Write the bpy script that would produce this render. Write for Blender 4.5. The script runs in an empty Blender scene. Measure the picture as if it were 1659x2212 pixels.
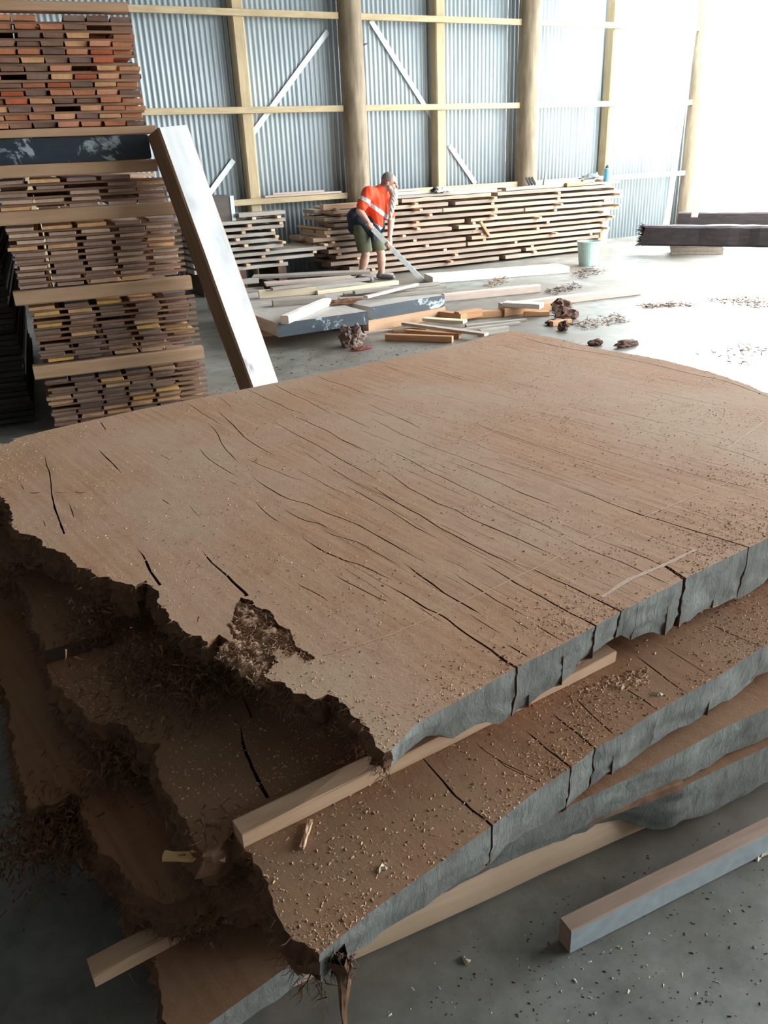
import bpy, bmesh, math, random
import numpy as np
from mathutils import Vector, Matrix, noise
from mathutils.geometry import delaunay_2d_cdt

random.seed(7); np.random.seed(7)
SC = bpy.context.scene
COL = SC.collection

# ------------------------------------------------------------------ camera
FPX, PITCH, ROLL, YAW, CH = 1750.0, 23.78, 2.55, 27.0, 1.65
IW, IH = 1659.0, 2212.0
_p, _r, _y = map(math.radians, (PITCH, ROLL, YAW))
_fwd = np.array([math.sin(_y)*math.cos(_p), math.cos(_y)*math.cos(_p), -math.sin(_p)])
_r0 = np.array([math.cos(_y), -math.sin(_y), 0.0])
_u0 = np.cross(_r0, _fwd)
_right = math.cos(_r)*_r0 - math.sin(_r)*_u0
_up = math.sin(_r)*_r0 + math.cos(_r)*_u0
CAM = np.array([0.0, 0.0, CH])
cd = bpy.data.cameras.new('camera'); cam = bpy.data.objects.new('camera', cd); COL.objects.link(cam)
cd.sensor_fit = 'HORIZONTAL'; cd.sensor_width = 36.0; cd.lens = 36.0*FPX/IW; cd.clip_start = 0.05; cd.clip_end = 500
cam.matrix_world = Matrix(((_right[0], _up[0], -_fwd[0], 0), (_right[1], _up[1], -_fwd[1], 0), (_right[2], _up[2], -_fwd[2], CH), (0, 0, 0, 1)))
SC.camera = cam

# ------------------------------------------------------------------ sky, exposure
w = bpy.data.worlds.new('overcast_sky'); SC.world = w; w.use_nodes = True
bg = w.node_tree.nodes['Background']; bg.inputs[0].default_value = (0.90, 0.97, 1.0, 1); bg.inputs[1].default_value = 19.5
SC.view_settings.view_transform = 'Standard'; SC.view_settings.look = 'None'
SC.view_settings.gamma = 1.0; SC.view_settings.use_curve_mapping = False
SC.view_settings.exposure = 0.0
try:
    SC.cycles.max_bounces = 10; SC.cycles.diffuse_bounces = 7; SC.cycles.sample_clamp_indirect = 12.0
except Exception: pass

YW = 12.45            # inner face of the iron wall
ROOF_X = 10.6; ROOF_Z = 5.0; WALL_L = -7.0; WALL_F = -6.0
def portal(name, loc, rot, sx, sy):
    l = bpy.data.lights.new(name, 'AREA'); l.shape = 'RECTANGLE'; l.size = sx; l.size_y = sy
    l.cycles.is_portal = True
    o = bpy.data.objects.new(name, l); COL.objects.link(o); o.location = loc; o.rotation_euler = rot
OPEN_Y = -5.6         # the open side starts here
portal('daylight_portal', (ROOF_X+0.02, (OPEN_Y+YW)/2, ROOF_Z/2), (0, math.radians(90), 0), ROOF_Z, YW-OPEN_Y)

# ------------------------------------------------------------------ pixel helpers (real planes)
def ray(x, y):
    return (x-IW/2)/FPX*_right - (y-IH/2)/FPX*_up + _fwd
def Z(x, y, z=0.0):
    d = ray(x, y); return CAM + d*((z-CH)/d[2])
def Y(x, y, yy):
    d = ray(x, y); return CAM + d*(yy/d[1])
_hr = np.array([math.cos(_y), -math.sin(_y), 0.0]); _hf = np.array([math.sin(_y), math.cos(_y), 0.0])
def F(x, y, dist):      # vertical plane square to the view heading at a forward distance
    d = ray(x, y); return CAM + d*(dist/float(np.dot(d, _hf)))

# ------------------------------------------------------------------ object helpers
def tag(o, label=None, cat=None, group=None, kind=None):
    if label: o['label'] = label
    if cat: o['category'] = cat
    if group: o['group'] = group
    if kind: o['kind'] = kind
    return o
def mesh_obj(name, verts, faces, mats, parent=None, mi=None, smooth=False):
    me = bpy.data.meshes.new(name)
    me.from_pydata([tuple(map(float, v)) for v in verts], [], [tuple(int(i) for i in f) for f in faces]); me.update()
    for m in (mats if isinstance(mats, (list, tuple)) else [mats]): me.materials.append(m)
    if mi is not None: me.polygons.foreach_set('material_index', np.array(mi, dtype=np.int32))
    if smooth: me.polygons.foreach_set('use_smooth', np.ones(len(me.polygons), dtype=bool))
    o = bpy.data.objects.new(name, me); COL.objects.link(o)
    if parent: o.parent = parent
    return o
def empty(name, loc=(0, 0, 0), rz=0.0):
    o = bpy.data.objects.new(name, None); COL.objects.link(o); o.location = loc; o.rotation_euler = (0, 0, rz)
    o.empty_display_size = 0.1
    return o
def inst(name, me, parent=None, mw=None, loc=None, rot=None):
    o = bpy.data.objects.new(name, me); COL.objects.link(o)
    if parent: o.parent = parent
    if mw is not None: o.matrix_local = mw
    if loc is not None: o.location = loc
    if rot is not None: o.rotation_euler = rot
    return o
def frame(A, B, roll=0.0):
    """matrix: local x from A to B, local z as near up as can be"""
    A = Vector(A); B = Vector(B); x = (B-A).normalized()
    up = Vector((0, 0, 1)) if abs(x.z) < 0.98 else Vector((0, 1, 0))
    y = up.cross(x).normalized(); z = x.cross(y)
    if roll:
        c, s = math.cos(roll), math.sin(roll); y, z = y*c+z*s, z*c-y*s
    m = Matrix.Identity(4)
    m.col[0][:3] = x; m.col[1][:3] = y; m.col[2][:3] = z; m.col[3][:3] = A
    return m
ORD = ['', 'first', 'second', 'third', 'fourth', 'fifth', 'sixth', 'seventh', 'eighth', 'ninth', 'tenth', 'eleventh', 'twelfth', 'thirteenth', 'fourteenth']
def fbm(x, y, z, o=3):
    return noise.fractal(Vector((x, y, z)), 0.9, 2.0, o)

# ------------------------------------------------------------------ materials
def new_mat(name):
    m = bpy.data.materials.new(name); m.use_nodes = True
    nt = m.node_tree; b = nt.nodes['Principled BSDF']
    return m, nt, b
def N(nt, t, **kw):
    n = nt.nodes.new(t)
    for k, v in kw.items(): setattr(n, k, v)
    return n
def ramp(nt, fac, stops):
    r = N(nt, 'ShaderNodeValToRGB'); e = r.color_ramp.elements
    while len(e) < len(stops): e.new(0.5)
    for i, (p, c) in enumerate(stops): e[i].position = p; e[i].color = (*c, 1)
    nt.links.new(fac, r.inputs[0]); return r.outputs[0]
def coords(nt, scale=(1, 1, 1), rot=(0, 0, 0), src='Object', rnd=True):
    tc = N(nt, 'ShaderNodeTexCoord'); mp = N(nt, 'ShaderNodeMapping')
    mp.inputs['Scale'].default_value = scale; mp.inputs['Rotation'].default_value = rot
    nt.links.new(tc.outputs[src], mp.inputs[0])
    if rnd:
        oi = N(nt, 'ShaderNodeObjectInfo'); mu = N(nt, 'ShaderNodeMath', operation='MULTIPLY'); mu.inputs[1].default_value = 37.0
        nt.links.new(oi.outputs['Random'], mu.inputs[0]); nt.links.new(mu.outputs[0], mp.inputs['Location'])
    return mp.outputs[0]
def noise_tex(nt, vec, scale, detail=4, rough=0.55, dist=0.0):
    n = N(nt, 'ShaderNodeTexNoise'); n.inputs['Scale'].default_value = scale; n.inputs['Detail'].default_value = detail
    n.inputs['Roughness'].default_value = rough; n.inputs['Distortion'].default_value = dist
    nt.links.new(vec, n.inputs['Vector']); return n.outputs['Fac']
def bump(nt, b, h, strength, dist=0.01):
    bp = N(nt, 'ShaderNodeBump'); bp.inputs['Strength'].default_value = strength; bp.inputs['Distance'].default_value = dist
    nt.links.new(h, bp.inputs['Height']); nt.links.new(bp.outputs[0], b.inputs['Normal'])
def mixc(nt, fac, a, b, mode='MIX'):
    m = N(nt, 'ShaderNodeMix', data_type='RGBA', blend_type=mode)
    if isinstance(fac, (int, float)): m.inputs[0].default_value = fac
    else: nt.links.new(fac, m.inputs[0])
    for s, v in ((m.inputs[6], a), (m.inputs[7], b)):
        if isinstance(v, tuple): s.default_value = (*v, 1)
        else: nt.links.new(v, s)
    return m.outputs[2]
def wood(name, c1, c2, stretch=(1.2, 14, 14), vary=0.0, rough=0.8, bmp=0.25, hues=None, rot=(0, 0, 0), blotch=0.35, spec=0.25):
    m, nt, b = new_mat(name)
    v = coords(nt, stretch, rot); n = noise_tex(nt, v, 2.6, 6, 0.62, 0.4)
    col = ramp(nt, n, [(0.3, c1), (0.7, c2)])
    v2 = coords(nt, (1, 1, 1)); n2 = noise_tex(nt, v2, 2.2, 3, 0.6)
    dk = tuple(k*0.62 for k in c1)
    col = mixc(nt, ramp(nt, n2, [(0.45, (0, 0, 0)), (0.75, (blotch,)*3)]), col, dk)
    if hues:      # tone of each board
        oi = N(nt, 'ShaderNodeObjectInfo')
        st = [(i/len(hues), h) for i, h in enumerate(hues)]
        r = N(nt, 'ShaderNodeValToRGB'); r.color_ramp.interpolation = 'CONSTANT'; e = r.color_ramp.elements
        while len(e) < len(st): e.new(0.5)
        for i, (p, c) in enumerate(st): e[i].position = p; e[i].color = (*c, 1)
        nt.links.new(oi.outputs['Random'], r.inputs[0])
        col = mixc(nt, 1.0, col, r.outputs[0], 'MULTIPLY')
    nt.links.new(col, b.inputs['Base Color'])
    b.inputs['Roughness'].default_value = rough; b.inputs['Specular IOR Level'].default_value = spec
    bump(nt, b, n, bmp, 0.006)
    return m
def plain(name, c, rough=0.7, metal=0.0, var=0.15, scale=18, bmp=0.1, spec=0.3):
    m, nt, b = new_mat(name)
    n = noise_tex(nt, coords(nt), scale, 4)
    col = ramp(nt, n, [(0.25, tuple(k*(1-var) for k in c)), (0.75, tuple(min(1, k*(1+var)) for k in c))])
    nt.links.new(col, b.inputs['Base Color']); b.inputs['Roughness'].default_value = rough; b.inputs['Metallic'].default_value = metal
    b.inputs['Specular IOR Level'].default_value = spec
    if bmp: bump(nt, b, n, bmp, 0.004)
    return m
def mat_concrete():
    m, nt, b = new_mat('concrete_floor'); v = coords(nt, rnd=False, src='Object')
    n1 = noise_tex(nt, v, 0.7, 6, 0.6); n2 = noise_tex(nt, v, 4.5, 8, 0.7); n3 = noise_tex(nt, v, 60, 3, 0.6)
    col = ramp(nt, n2, [(0.3, (0.085, 0.09, 0.078)), (0.5, (0.20, 0.205, 0.185)), (0.72, (0.31, 0.31, 0.285))])
    dust = ramp(nt, n1, [(0.40, (0, 0, 0)), (0.62, (0.75, 0.75, 0.75))])
    col = mixc(nt, dust, col, (0.135, 0.105, 0.08))
    sp = ramp(nt, n3, [(0.62, (0, 0, 0)), (0.72, (0.4, 0.4, 0.4))])
    col = mixc(nt, sp, col, (0.10, 0.075, 0.055))
    nt.links.new(col, b.inputs['Base Color']); b.inputs['Roughness'].default_value = 0.42; b.inputs['Specular IOR Level'].default_value = 0.5
    bump(nt, b, n2, 0.10, 0.006); return m
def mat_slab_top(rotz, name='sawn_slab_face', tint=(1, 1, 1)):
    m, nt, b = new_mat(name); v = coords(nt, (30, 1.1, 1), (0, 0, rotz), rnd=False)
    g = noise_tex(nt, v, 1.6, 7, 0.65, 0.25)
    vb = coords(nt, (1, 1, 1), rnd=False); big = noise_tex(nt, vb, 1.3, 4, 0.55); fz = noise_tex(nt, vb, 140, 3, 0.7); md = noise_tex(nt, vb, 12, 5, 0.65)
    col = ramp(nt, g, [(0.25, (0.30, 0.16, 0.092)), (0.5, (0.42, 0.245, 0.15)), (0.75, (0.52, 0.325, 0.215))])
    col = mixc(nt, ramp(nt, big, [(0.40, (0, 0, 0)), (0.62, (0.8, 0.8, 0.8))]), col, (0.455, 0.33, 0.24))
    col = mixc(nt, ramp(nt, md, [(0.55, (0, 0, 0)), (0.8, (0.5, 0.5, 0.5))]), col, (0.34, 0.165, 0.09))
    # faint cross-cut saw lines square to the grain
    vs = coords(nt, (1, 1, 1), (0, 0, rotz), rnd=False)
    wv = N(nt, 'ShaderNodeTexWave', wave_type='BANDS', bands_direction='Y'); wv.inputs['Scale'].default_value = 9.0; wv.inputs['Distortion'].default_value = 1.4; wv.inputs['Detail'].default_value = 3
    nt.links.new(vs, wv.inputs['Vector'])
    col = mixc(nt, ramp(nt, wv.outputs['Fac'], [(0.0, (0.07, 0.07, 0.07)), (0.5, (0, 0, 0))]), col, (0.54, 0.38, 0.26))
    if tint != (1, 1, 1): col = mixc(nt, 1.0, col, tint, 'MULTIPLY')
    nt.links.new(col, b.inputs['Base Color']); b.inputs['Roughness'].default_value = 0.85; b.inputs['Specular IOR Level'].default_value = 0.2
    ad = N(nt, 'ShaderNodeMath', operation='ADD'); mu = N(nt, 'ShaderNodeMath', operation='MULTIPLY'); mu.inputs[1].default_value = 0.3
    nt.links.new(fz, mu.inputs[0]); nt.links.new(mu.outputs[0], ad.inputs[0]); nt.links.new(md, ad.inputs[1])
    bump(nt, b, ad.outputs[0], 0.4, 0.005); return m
def mat_slab_end(name='weathered_end_grain', base=(0.225, 0.235, 0.215)):
    m, nt, b = new_mat(name); v = coords(nt, (14, 14, 5), (0.0, 0.55, 0.3), rnd=False); g = noise_tex(nt, v, 2.0, 8, 0.75, 0.7)
    vb = coords(nt, (1, 1, 1), rnd=False); n2 = noise_tex(nt, vb, 9, 6, 0.7)
    col = ramp(nt, n2, [(0.3, tuple(k*0.6 for k in base)), (0.6, base), (0.8, tuple(k*1.35 for k in base))])
    col = mixc(nt, ramp(nt, g, [(0.5, (0, 0, 0)), (0.62, (0.6, 0.6, 0.6))]), col, (0.085, 0.085, 0.075))
    n3 = noise_tex(nt, vb, 3.5, 5, 0.6, 0.6)
    col = mixc(nt, ramp(nt, n3, [(0.42, (0, 0, 0)), (0.62, (0.6, 0.6, 0.6))]), col, (0.13, 0.125, 0.105))
    nt.links.new(col, b.inputs['Base Color']); b.inputs['Roughness'].default_value = 0.7; b.inputs['Specular IOR Level'].default_value = 0.3
    bump(nt, b, g, 0.65, 0.012); return m
def mat_seal():
    m, nt, b = new_mat('dark_wax_sealed_end'); v = coords(nt, (1, 1, 1)); n = noise_tex(nt, v, 3.2, 7, 0.7, 0.6)
    vb = coords(nt, (2, 2, 9)); n2 = noise_tex(nt, vb, 2.2, 5, 0.7)
    col = ramp(nt, n2, [(0.3, (0.012, 0.020, 0.030)), (0.75, (0.026, 0.040, 0.054))])
    col = mixc(nt, ramp(nt, n, [(0.575, (0, 0, 0)), (0.62, (0.75, 0.75, 0.75))]), col, (0.42, 0.47, 0.5))
    nt.links.new(col, b.inputs['Base Color']); b.inputs['Roughness'].default_value = 0.55; return m
def mat_iron():
    m, nt, b = new_mat('galvanised_iron'); v = coords(nt, (3, 3, 0.6)); n = noise_tex(nt, v, 3, 4)
    col = ramp(nt, n, [(0.3, (0.34, 0.39, 0.42)), (0.7, (0.43, 0.485, 0.51))])
    nt.links.new(col, b.inputs['Base Color']); b.inputs['Metallic'].default_value = 0.1; b.inputs['Roughness'].default_value = 0.5; return m
def mat_lit_face():
    m, nt, b = new_mat('lit_stained_timber_face'); v = coords(nt, (1, 3, 3)); n = noise_tex(nt, v, 1.5, 5, 0.6, 0.5)
    col = ramp(nt, n, [(0.30, (0.42, 0.41, 0.41)), (0.52, (0.60, 0.60, 0.60)), (0.60, (0.56, 0.55, 0.55)), (0.66, (0.22, 0.20, 0.21))])  # light falling on this face painted in as white, with dark stains
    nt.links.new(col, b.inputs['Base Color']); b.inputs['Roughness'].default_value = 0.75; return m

SLAB_ROT = math.radians(0)
M_CONC = mat_concrete(); M_IRON = mat_iron()
M_PINE = wood('sawn_pine', (0.41, 0.31, 0.18), (0.53, 0.42, 0.27))
M_POLE = wood('round_pole_timber', (0.19, 0.145, 0.10), (0.33, 0.265, 0.185), stretch=(7, 7, 0.8), bmp=0.5)
M_END = mat_slab_end(); M_SEAL = mat_seal(); M_LITFACE = mat_lit_face()
M_BARK = wood('rough_torn_edge', (0.085, 0.042, 0.026), (0.22, 0.115, 0.06), stretch=(4, 4, 9), bmp=0.9, rough=0.95)
M_FIBRE = wood('torn_wood_fibre', (0.16, 0.085, 0.05), (0.36, 0.225, 0.14), stretch=(6, 6, 6), rough=0.95)
M_FIBRE_DK = wood('dark_bark_fibre', (0.05, 0.032, 0.024), (0.13, 0.08, 0.055), stretch=(6, 6, 6), rough=0.95)
M_CRACK = plain('crack_wall_wood', (0.14, 0.075, 0.045), 0.95)
M_STICK = wood('sticker_strip_wood', (0.46, 0.285, 0.175), (0.58, 0.39, 0.26))
M_BEARER = wood('pale_bearer_wood', (0.58, 0.405, 0.27), (0.70, 0.51, 0.36))
M_CRUMB = plain('sawdust_crumb', (0.54, 0.36, 0.24), 0.95, var=0.4)
M_CHIPDK = plain('dark_bark_chip', (0.10, 0.055, 0.04), 0.95, var=0.5)
M_CHIPLT = plain('pale_chip', (0.60, 0.52, 0.38), 0.95, var=0.3)

# ------------------------------------------------------------------ shapes
def box_v(x0, x1, y0, y1, z0, z1):
    v = [(x0, y0, z0), (x1, y0, z0), (x1, y1, z0), (x0, y1, z0), (x0, y0, z1), (x1, y0, z1), (x1, y1, z1), (x0, y1, z1)]
    f = [(0, 3, 2, 1), (4, 5, 6, 7), (0, 1, 5, 4), (1, 2, 6, 5), (2, 3, 7, 6), (3, 0, 4, 7)]
    return v, f
def plank_mesh(name, L, W, T, mats, seed=0, seg=5, jit=0.002, wave=0.0, ends=1, chip=0.0):
    """plank from x=0..L, y=-W/2..W/2, z=0..T; chamfered ring, gently uneven. mats: [body, end]"""
    rnd = random.Random(seed); c = min(W, T)*0.10
    ring = [(-W/2+c, 0), (W/2-c, 0), (W/2, c), (W/2, T-c), (W/2-c, T), (-W/2+c, T), (-W/2, T-c), (-W/2, c)]
    V = []; Fc = []; mi = []
    for i in range(seg+1):
        x = L*i/seg
        dy = wave*fbm(x*1.7+seed, seed*3.1, 0.3); w0 = wave*0.9*fbm(x*2.9, seed*1.7, 4.0); w1 = wave*0.9*fbm(x*2.9, seed*2.3, 9.0)
        for k, (y, z) in enumerate(ring):
            side = w0 if y < 0 else w1
            xx = x + (rnd.uniform(-chip, chip) if i in (0, seg) else 0)
            V.append((xx, y+dy+side+rnd.uniform(-jit, jit), max(0, z+rnd.uniform(-jit, jit)) if z > T/2 else z))
    n = 8
    for i in range(seg):
        for k in range(n):
            a = i*n+k; b2 = i*n+(k+1) % n
            Fc.append((a, a+n, b2+n, b2)[::-1]); mi.append(0)
    Fc.append(tuple(range(n))[::-1]); mi.append(1 if len(mats) > 1 else 0)
    Fc.append(tuple(range(seg*n, seg*n+n))); mi.append(1 if len(mats) > 1 else 0)
    # ring runs clockwise seen from +x, so turn the faces outward
    me = bpy.data.meshes.new(name); me.from_pydata(V, [], Fc)
    for m in mats: me.materials.append(m)
    me.polygons.foreach_set('material_index', np.array(mi, dtype=np.int32))
    bm = bmesh.new(); bm.from_mesh(me); bmesh.ops.recalc_face_normals(bm, faces=bm.faces); bm.to_mesh(me); bm.free()
    return me
def plank(name, A, B, W, T, mats, label, cat, group=None, seed=None, seg=5, wave=0.0, roll=0.0, parent=None, jit=0.002, chip=0.0, kind=None):
    """A,B: middle of the underside at both ends"""
    A = np.array(A, float); B = np.array(B, float)
    seed = random.randint(0, 9999) if seed is None else seed
    me = plank_mesh(name, float(np.linalg.norm(B-A)), W, T, mats, seed, seg, jit, wave, chip=chip)
    o = inst(name, me, parent, frame(A, B, roll))
    return tag(o, label, cat, group, kind)
def spikes(pts, dirs, lens, rads, seed=0):
    """thin tapered three-sided splinters"""
    rs = np.random.RandomState(seed); V = []; Fc = []
    for p, d, l, r in zip(pts, dirs, lens, rads):
        d = d/(np.linalg.norm(d)+1e-9); a = np.cross(d, rs.normal(size=3)); a /= np.linalg.norm(a)+1e-9; b2 = np.cross(d, a)
        i = len(V)
        for t in (0, 2.1, 4.2): V.append(p+r*(math.cos(t)*a+math.sin(t)*b2))
        mid = p+d*l*0.55+a*l*rs.uniform(-.18, .18)
        for t in (0, 2.1, 4.2): V.append(mid+0.6*r*(math.cos(t)*a+math.sin(t)*b2))
        V.append(p+d*l+b2*l*rs.uniform(-.25, .25))
        Fc += [(i, i+1, i+4, i+3), (i+1, i+2, i+5, i+4), (i+2, i, i+3, i+5), (i+3, i+4, i+6), (i+4, i+5, i+6), (i+5, i+3, i+6), (i+2, i+1, i)]
    return V, Fc
def crumbs(pts, size, seed=0, flat=0.6, longest=2.2):
    rs = np.random.RandomState(seed); V = []; Fc = []
    for p, s in zip(pts, size):
        a = rs.uniform(0, 6.283); l = s*rs.uniform(1, longest); wd = s*rs.uniform(0.5, 1); h = s*rs.uniform(0.3, 1)*flat
        c, sn = math.cos(a), math.sin(a); i = len(V)
        for x, y, z in ((-l, -wd, 0), (l*.8, -wd*.7, 0), (l, wd*.8, 0), (-l*.7, wd, 0), (-l*.4, -wd*.3, h), (l*.5, wd*.2, h*.9)):
            V.append((p[0]+(x*c-y*sn)/2, p[1]+(x*sn+y*c)/2, p[2]+z))
        Fc += [(i, i+1, i+5, i+4), (i+1, i+2, i+5), (i+2, i+3, i+4, i+5), (i+3, i, i+4)]
    return V, Fc
def in_poly(P, poly):
    x, y = P[:, 0], P[:, 1]; r = np.zeros(len(P), bool); n = len(poly); j = n-1
    for i in range(n):
        xi, yi = poly[i]; xj, yj = poly[j]
        if yi != yj:
            r ^= ((yi > y) != (yj > y)) & (x < (xj-xi)*(y-yi)/(yj-yi)+xi)
        j = i
    return r
def catmull(P, step):
    P = np.array(P, float); Q = np.vstack([2*P[0]-P[1], P, 2*P[-1]-P[-2]]); out = []
    for i in range(1, len(Q)-2):
        n = max(2, int(np.linalg.norm(Q[i+1]-Q[i])/step))
        for k in range(n):
            t = k/n; a, b2, c, d = Q[i-1], Q[i], Q[i+1], Q[i+2]
            out.append(0.5*((2*b2)+(-a+c)*t+(2*a-5*b2+4*c-d)*t*t+(-a+3*b2-3*c+d)*t**3))
    out.append(P[-1]); return np.array(out)
def crack_poly(P, w0, w1=None, seed=0, step=0.03):
    w1 = w0 if w1 is None else w1
    C = catmull(P, step) if len(P) > 2 else np.array([np.array(P[0])+(np.array(P[1])-np.array(P[0]))*t for t in np.linspace(0, 1, 6)])
    n = len(C); T = np.gradient(C, axis=0); T /= np.linalg.norm(T, axis=1)[:, None]+1e-9; Nn = np.stack([-T[:, 1], T[:, 0]], 1)
    L = []; R = []
    for i in range(n):
        s = i/(n-1); wd = (w0+(w1-w0)*s)*min(1, 6*s+.06, (6*(1-s)+.06) if w1 <= w0*1.01 else 9)
        wd *= 0.75+0.6*abs(fbm(i*.37, seed*5.3, 0.1)); off = 0.0016*fbm(i*.6, seed*2.1, 7.7)
        L.append(C[i]+Nn[i]*(wd/2+off)); R.append(C[i]-Nn[i]*(wd/2-off))
    return np.array(L+R[::-1])
def slab(name, outline, kinds, ztop, tctrl, cracks, mats, rows=10, live_amp=0.026, end_amp=0.009, holes=()):
    """solid slab: top outline (CCW), kinds per segment 'l' natural torn edge / 'e' sawn end; cracks cut right through"""
    O = []; K = []
    for i, p in enumerate(outline):
        q = outline[(i+1) % len(outline)]; p = np.array(p[:2]); q = np.array(q[:2]); k = kinds[i]
        n = max(1, int(np.linalg.norm(q-p)/(0.011 if k == 'l' else 0.03)))
        nn = np.array([(q-p)[1], -(q-p)[0]]); nn /= np.linalg.norm(nn)+1e-9
        for j in range(n):
            b = p+(q-p)*j/n
            a = (0.013*fbm(b[0]*9, b[1]*9, ztop*7)+0.009*fbm(b[0]*40, b[1]*40, 3)+0.004*fbm(b[0]*120, b[1]*120, 6)) if k == 'l' else 0.0015*fbm(b[0]*30, b[1]*30, 1)
            O.append(b+nn*a); K.append(k)
    O = np.array(O); polys = list(cracks)+list(holes)
    verts = [Vector(p) for p in O]; edges = [(i, (i+1) % len(O)) for i in range(len(O))]
    for c in polys:
        s = len(verts); verts += [Vector(p) for p in c]; edges += [(s+i, s+(i+1) % len(c)) for i in range(len(c))]
    r = delaunay_2d_cdt(verts, edges, [], 0, 1e-6)
    V = np.array([(v[0], v[1]) for v in r[0]]); T = np.array(r[2]); C = V[T].mean(1)
    keep = in_poly(C, O)
    for c in polys:
        lo, hi = c.min(0), c.max(0); idx = np.where((C[:, 0] >= lo[0]) & (C[:, 0] <= hi[0]) & (C[:, 1] >= lo[1]) & (C[:, 1] <= hi[1]) & keep)[0]
        if len(idx): keep[idx[in_poly(C[idx], c)]] = False
    T = T[keep]
    ar = (V[T[:, 1], 0]-V[T[:, 0], 0])*(V[T[:, 2], 1]-V[T[:, 0], 1])-(V[T[:, 2], 0]-V[T[:, 0], 0])*(V[T[:, 1], 1]-V[T[:, 0], 1])
    T[ar < 0] = T[ar < 0][:, ::-1]
    used = np.unique(T); remap = -np.ones(len(V), int); remap[used] = np.arange(len(used)); V = V[used]; T = remap[T]; nv = len(V)
    tc = np.array(tctrl)      # x,y,thickness, carried a little way in from the sawn end
    g2 = np.array([-math.sin(0.162), math.cos(0.162), 0])
    tc = np.vstack([tc]+[tc+g2*k for k in (.12, .25, .4)])
    d2 = ((V[:, None, :]-tc[None, :, :2])**2).sum(2)+1e-4; wgt = 1/d2**1.5; TH = (wgt*tc[None, :, 2]).sum(1)/wgt.sum(1)
    es = set()
    for t in T:
        for a, b in ((t[0], t[1]), (t[1], t[2]), (t[2], t[0])): es.add((int(a), int(b)))
    bd = [(a, b) for a, b in es if (b, a) not in es]
    mid = np.array([(V[a]+V[b])/2 for a, b in bd]); S0 = O; S1 = np.roll(O, -1, 0); dS = S1-S0; L2 = (dS**2).sum(1)+1e-12
    kind = []
    for m in mid:
        t = np.clip(((m-S0)*dS).sum(1)/L2, 0, 1); dd = ((S0+t[:, None]*dS-m)**2).sum(1); j = int(dd.argmin())
        kind.append(K[j] if dd[j] < 1e-8 else 'c')
    nrm = np.zeros((nv, 2)); isb = np.zeros(nv, int)      # 0 inner, 1 end, 2 live, 3 crack
    for (a, b), k in zip(bd, kind):
        d = V[b]-V[a]; n2 = np.array([d[1], -d[0]]); n2 = n2/(np.linalg.norm(n2)+1e-12)
        for v in (a, b):
            if k == 'c':
                if isb[v] == 0: isb[v] = 3
            else:
                if isb[v] in (0, 3): nrm[v] = 0
                nrm[v] += n2; isb[v] = max(isb[v] if isb[v] != 3 else 0, {'e': 1, 'l': 2}[k])
    nrm /= np.linalg.norm(nrm, axis=1)[:, None]+1e-9
    VV = [(x, y, ztop) for x, y in V]; FF = [tuple(t) for t in T]; MI = [0]*len(T)
    cols = {}
    for v in np.where(isb > 0)[0]:
        ids = [int(v)]; x, y = V[v]; th = TH[v]
        th *= 1+0.08*fbm(x*6, y*6, ztop)+0.05*fbm(x*24, y*24, 2)+0.03*fbm(x*70, y*70, 2)+(0.15*fbm(x*60, y*60, 2) if isb[v] == 2 else 0)
        for k in range(1, rows+1):
            s = k/rows; z = ztop-th*s
            if isb[v] == 2: a = live_amp*(0.6*fbm(x*7, y*7, z*14)+0.7*fbm(x*28, y*28, z*60)+0.4*fbm(x*90, y*90, z*120))*min(1, s*2.2)+live_amp*0.6*math.sin(s*2.6)*(0.5+fbm(x*3, y*3, 5))
            elif isb[v] == 1: a = end_amp*(0.6*fbm(x*14, y*14, z*20)+0.5*fbm(x*45, y*45, z*60))*min(1, s*4)-0.012*s*s
            else: a = 0
            VV.append((x+nrm[v][0]*a, y+nrm[v][1]*a, z)); ids.append(len(VV)-1)
        cols[int(v)] = ids
    for (a, b), k in zip(bd, kind):
        for j in range(rows):
            FF.append((cols[a][j], cols[a][j+1], cols[b][j+1], cols[b][j])); MI.append({'e': 1, 'l': 2, 'c': 3}[k])
    bot = []
    for v in range(nv):
        if v in cols: bot.append(cols[v][-1])
        else: VV.append((V[v][0], V[v][1], ztop-TH[v])); bot.append(len(VV)-1)
    for t in T: FF.append((bot[t[0]], bot[t[2]], bot[t[1]])); MI.append(0)
    o = mesh_obj(name, VV, FF, mats, mi=MI)
    bm = bmesh.new(); bm.from_mesh(o.data)
    for f in bm.faces: f.smooth = f.material_index == 1
    for e in bm.edges:
        if len(e.link_faces) == 2 and e.link_faces[0].material_index != e.link_faces[1].material_index: e.smooth = False
    bm.to_mesh(o.data); bm.free()
    return o, O, K
def edge_points(O, K, kind, n, seed):
    rs = np.random.RandomState(seed); idx = [i for i in range(len(O)) if K[i] == kind]
    P = []; D = []
    for _ in range(n):
        i = idx[rs.randint(len(idx))]; a, b = O[i], O[(i+1) % len(O)]; t = rs.rand(); d = b-a
        P.append(a+d*t); D.append(np.array([d[1], -d[0]])/(np.linalg.norm(d)+1e-9))
    return np.array(P), np.array(D)
def turn(o, a, child=False):
    o.data.transform(Matrix.Rotation(-a, 4, 'Z'))
    if not child: o.rotation_euler.z = a

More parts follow.
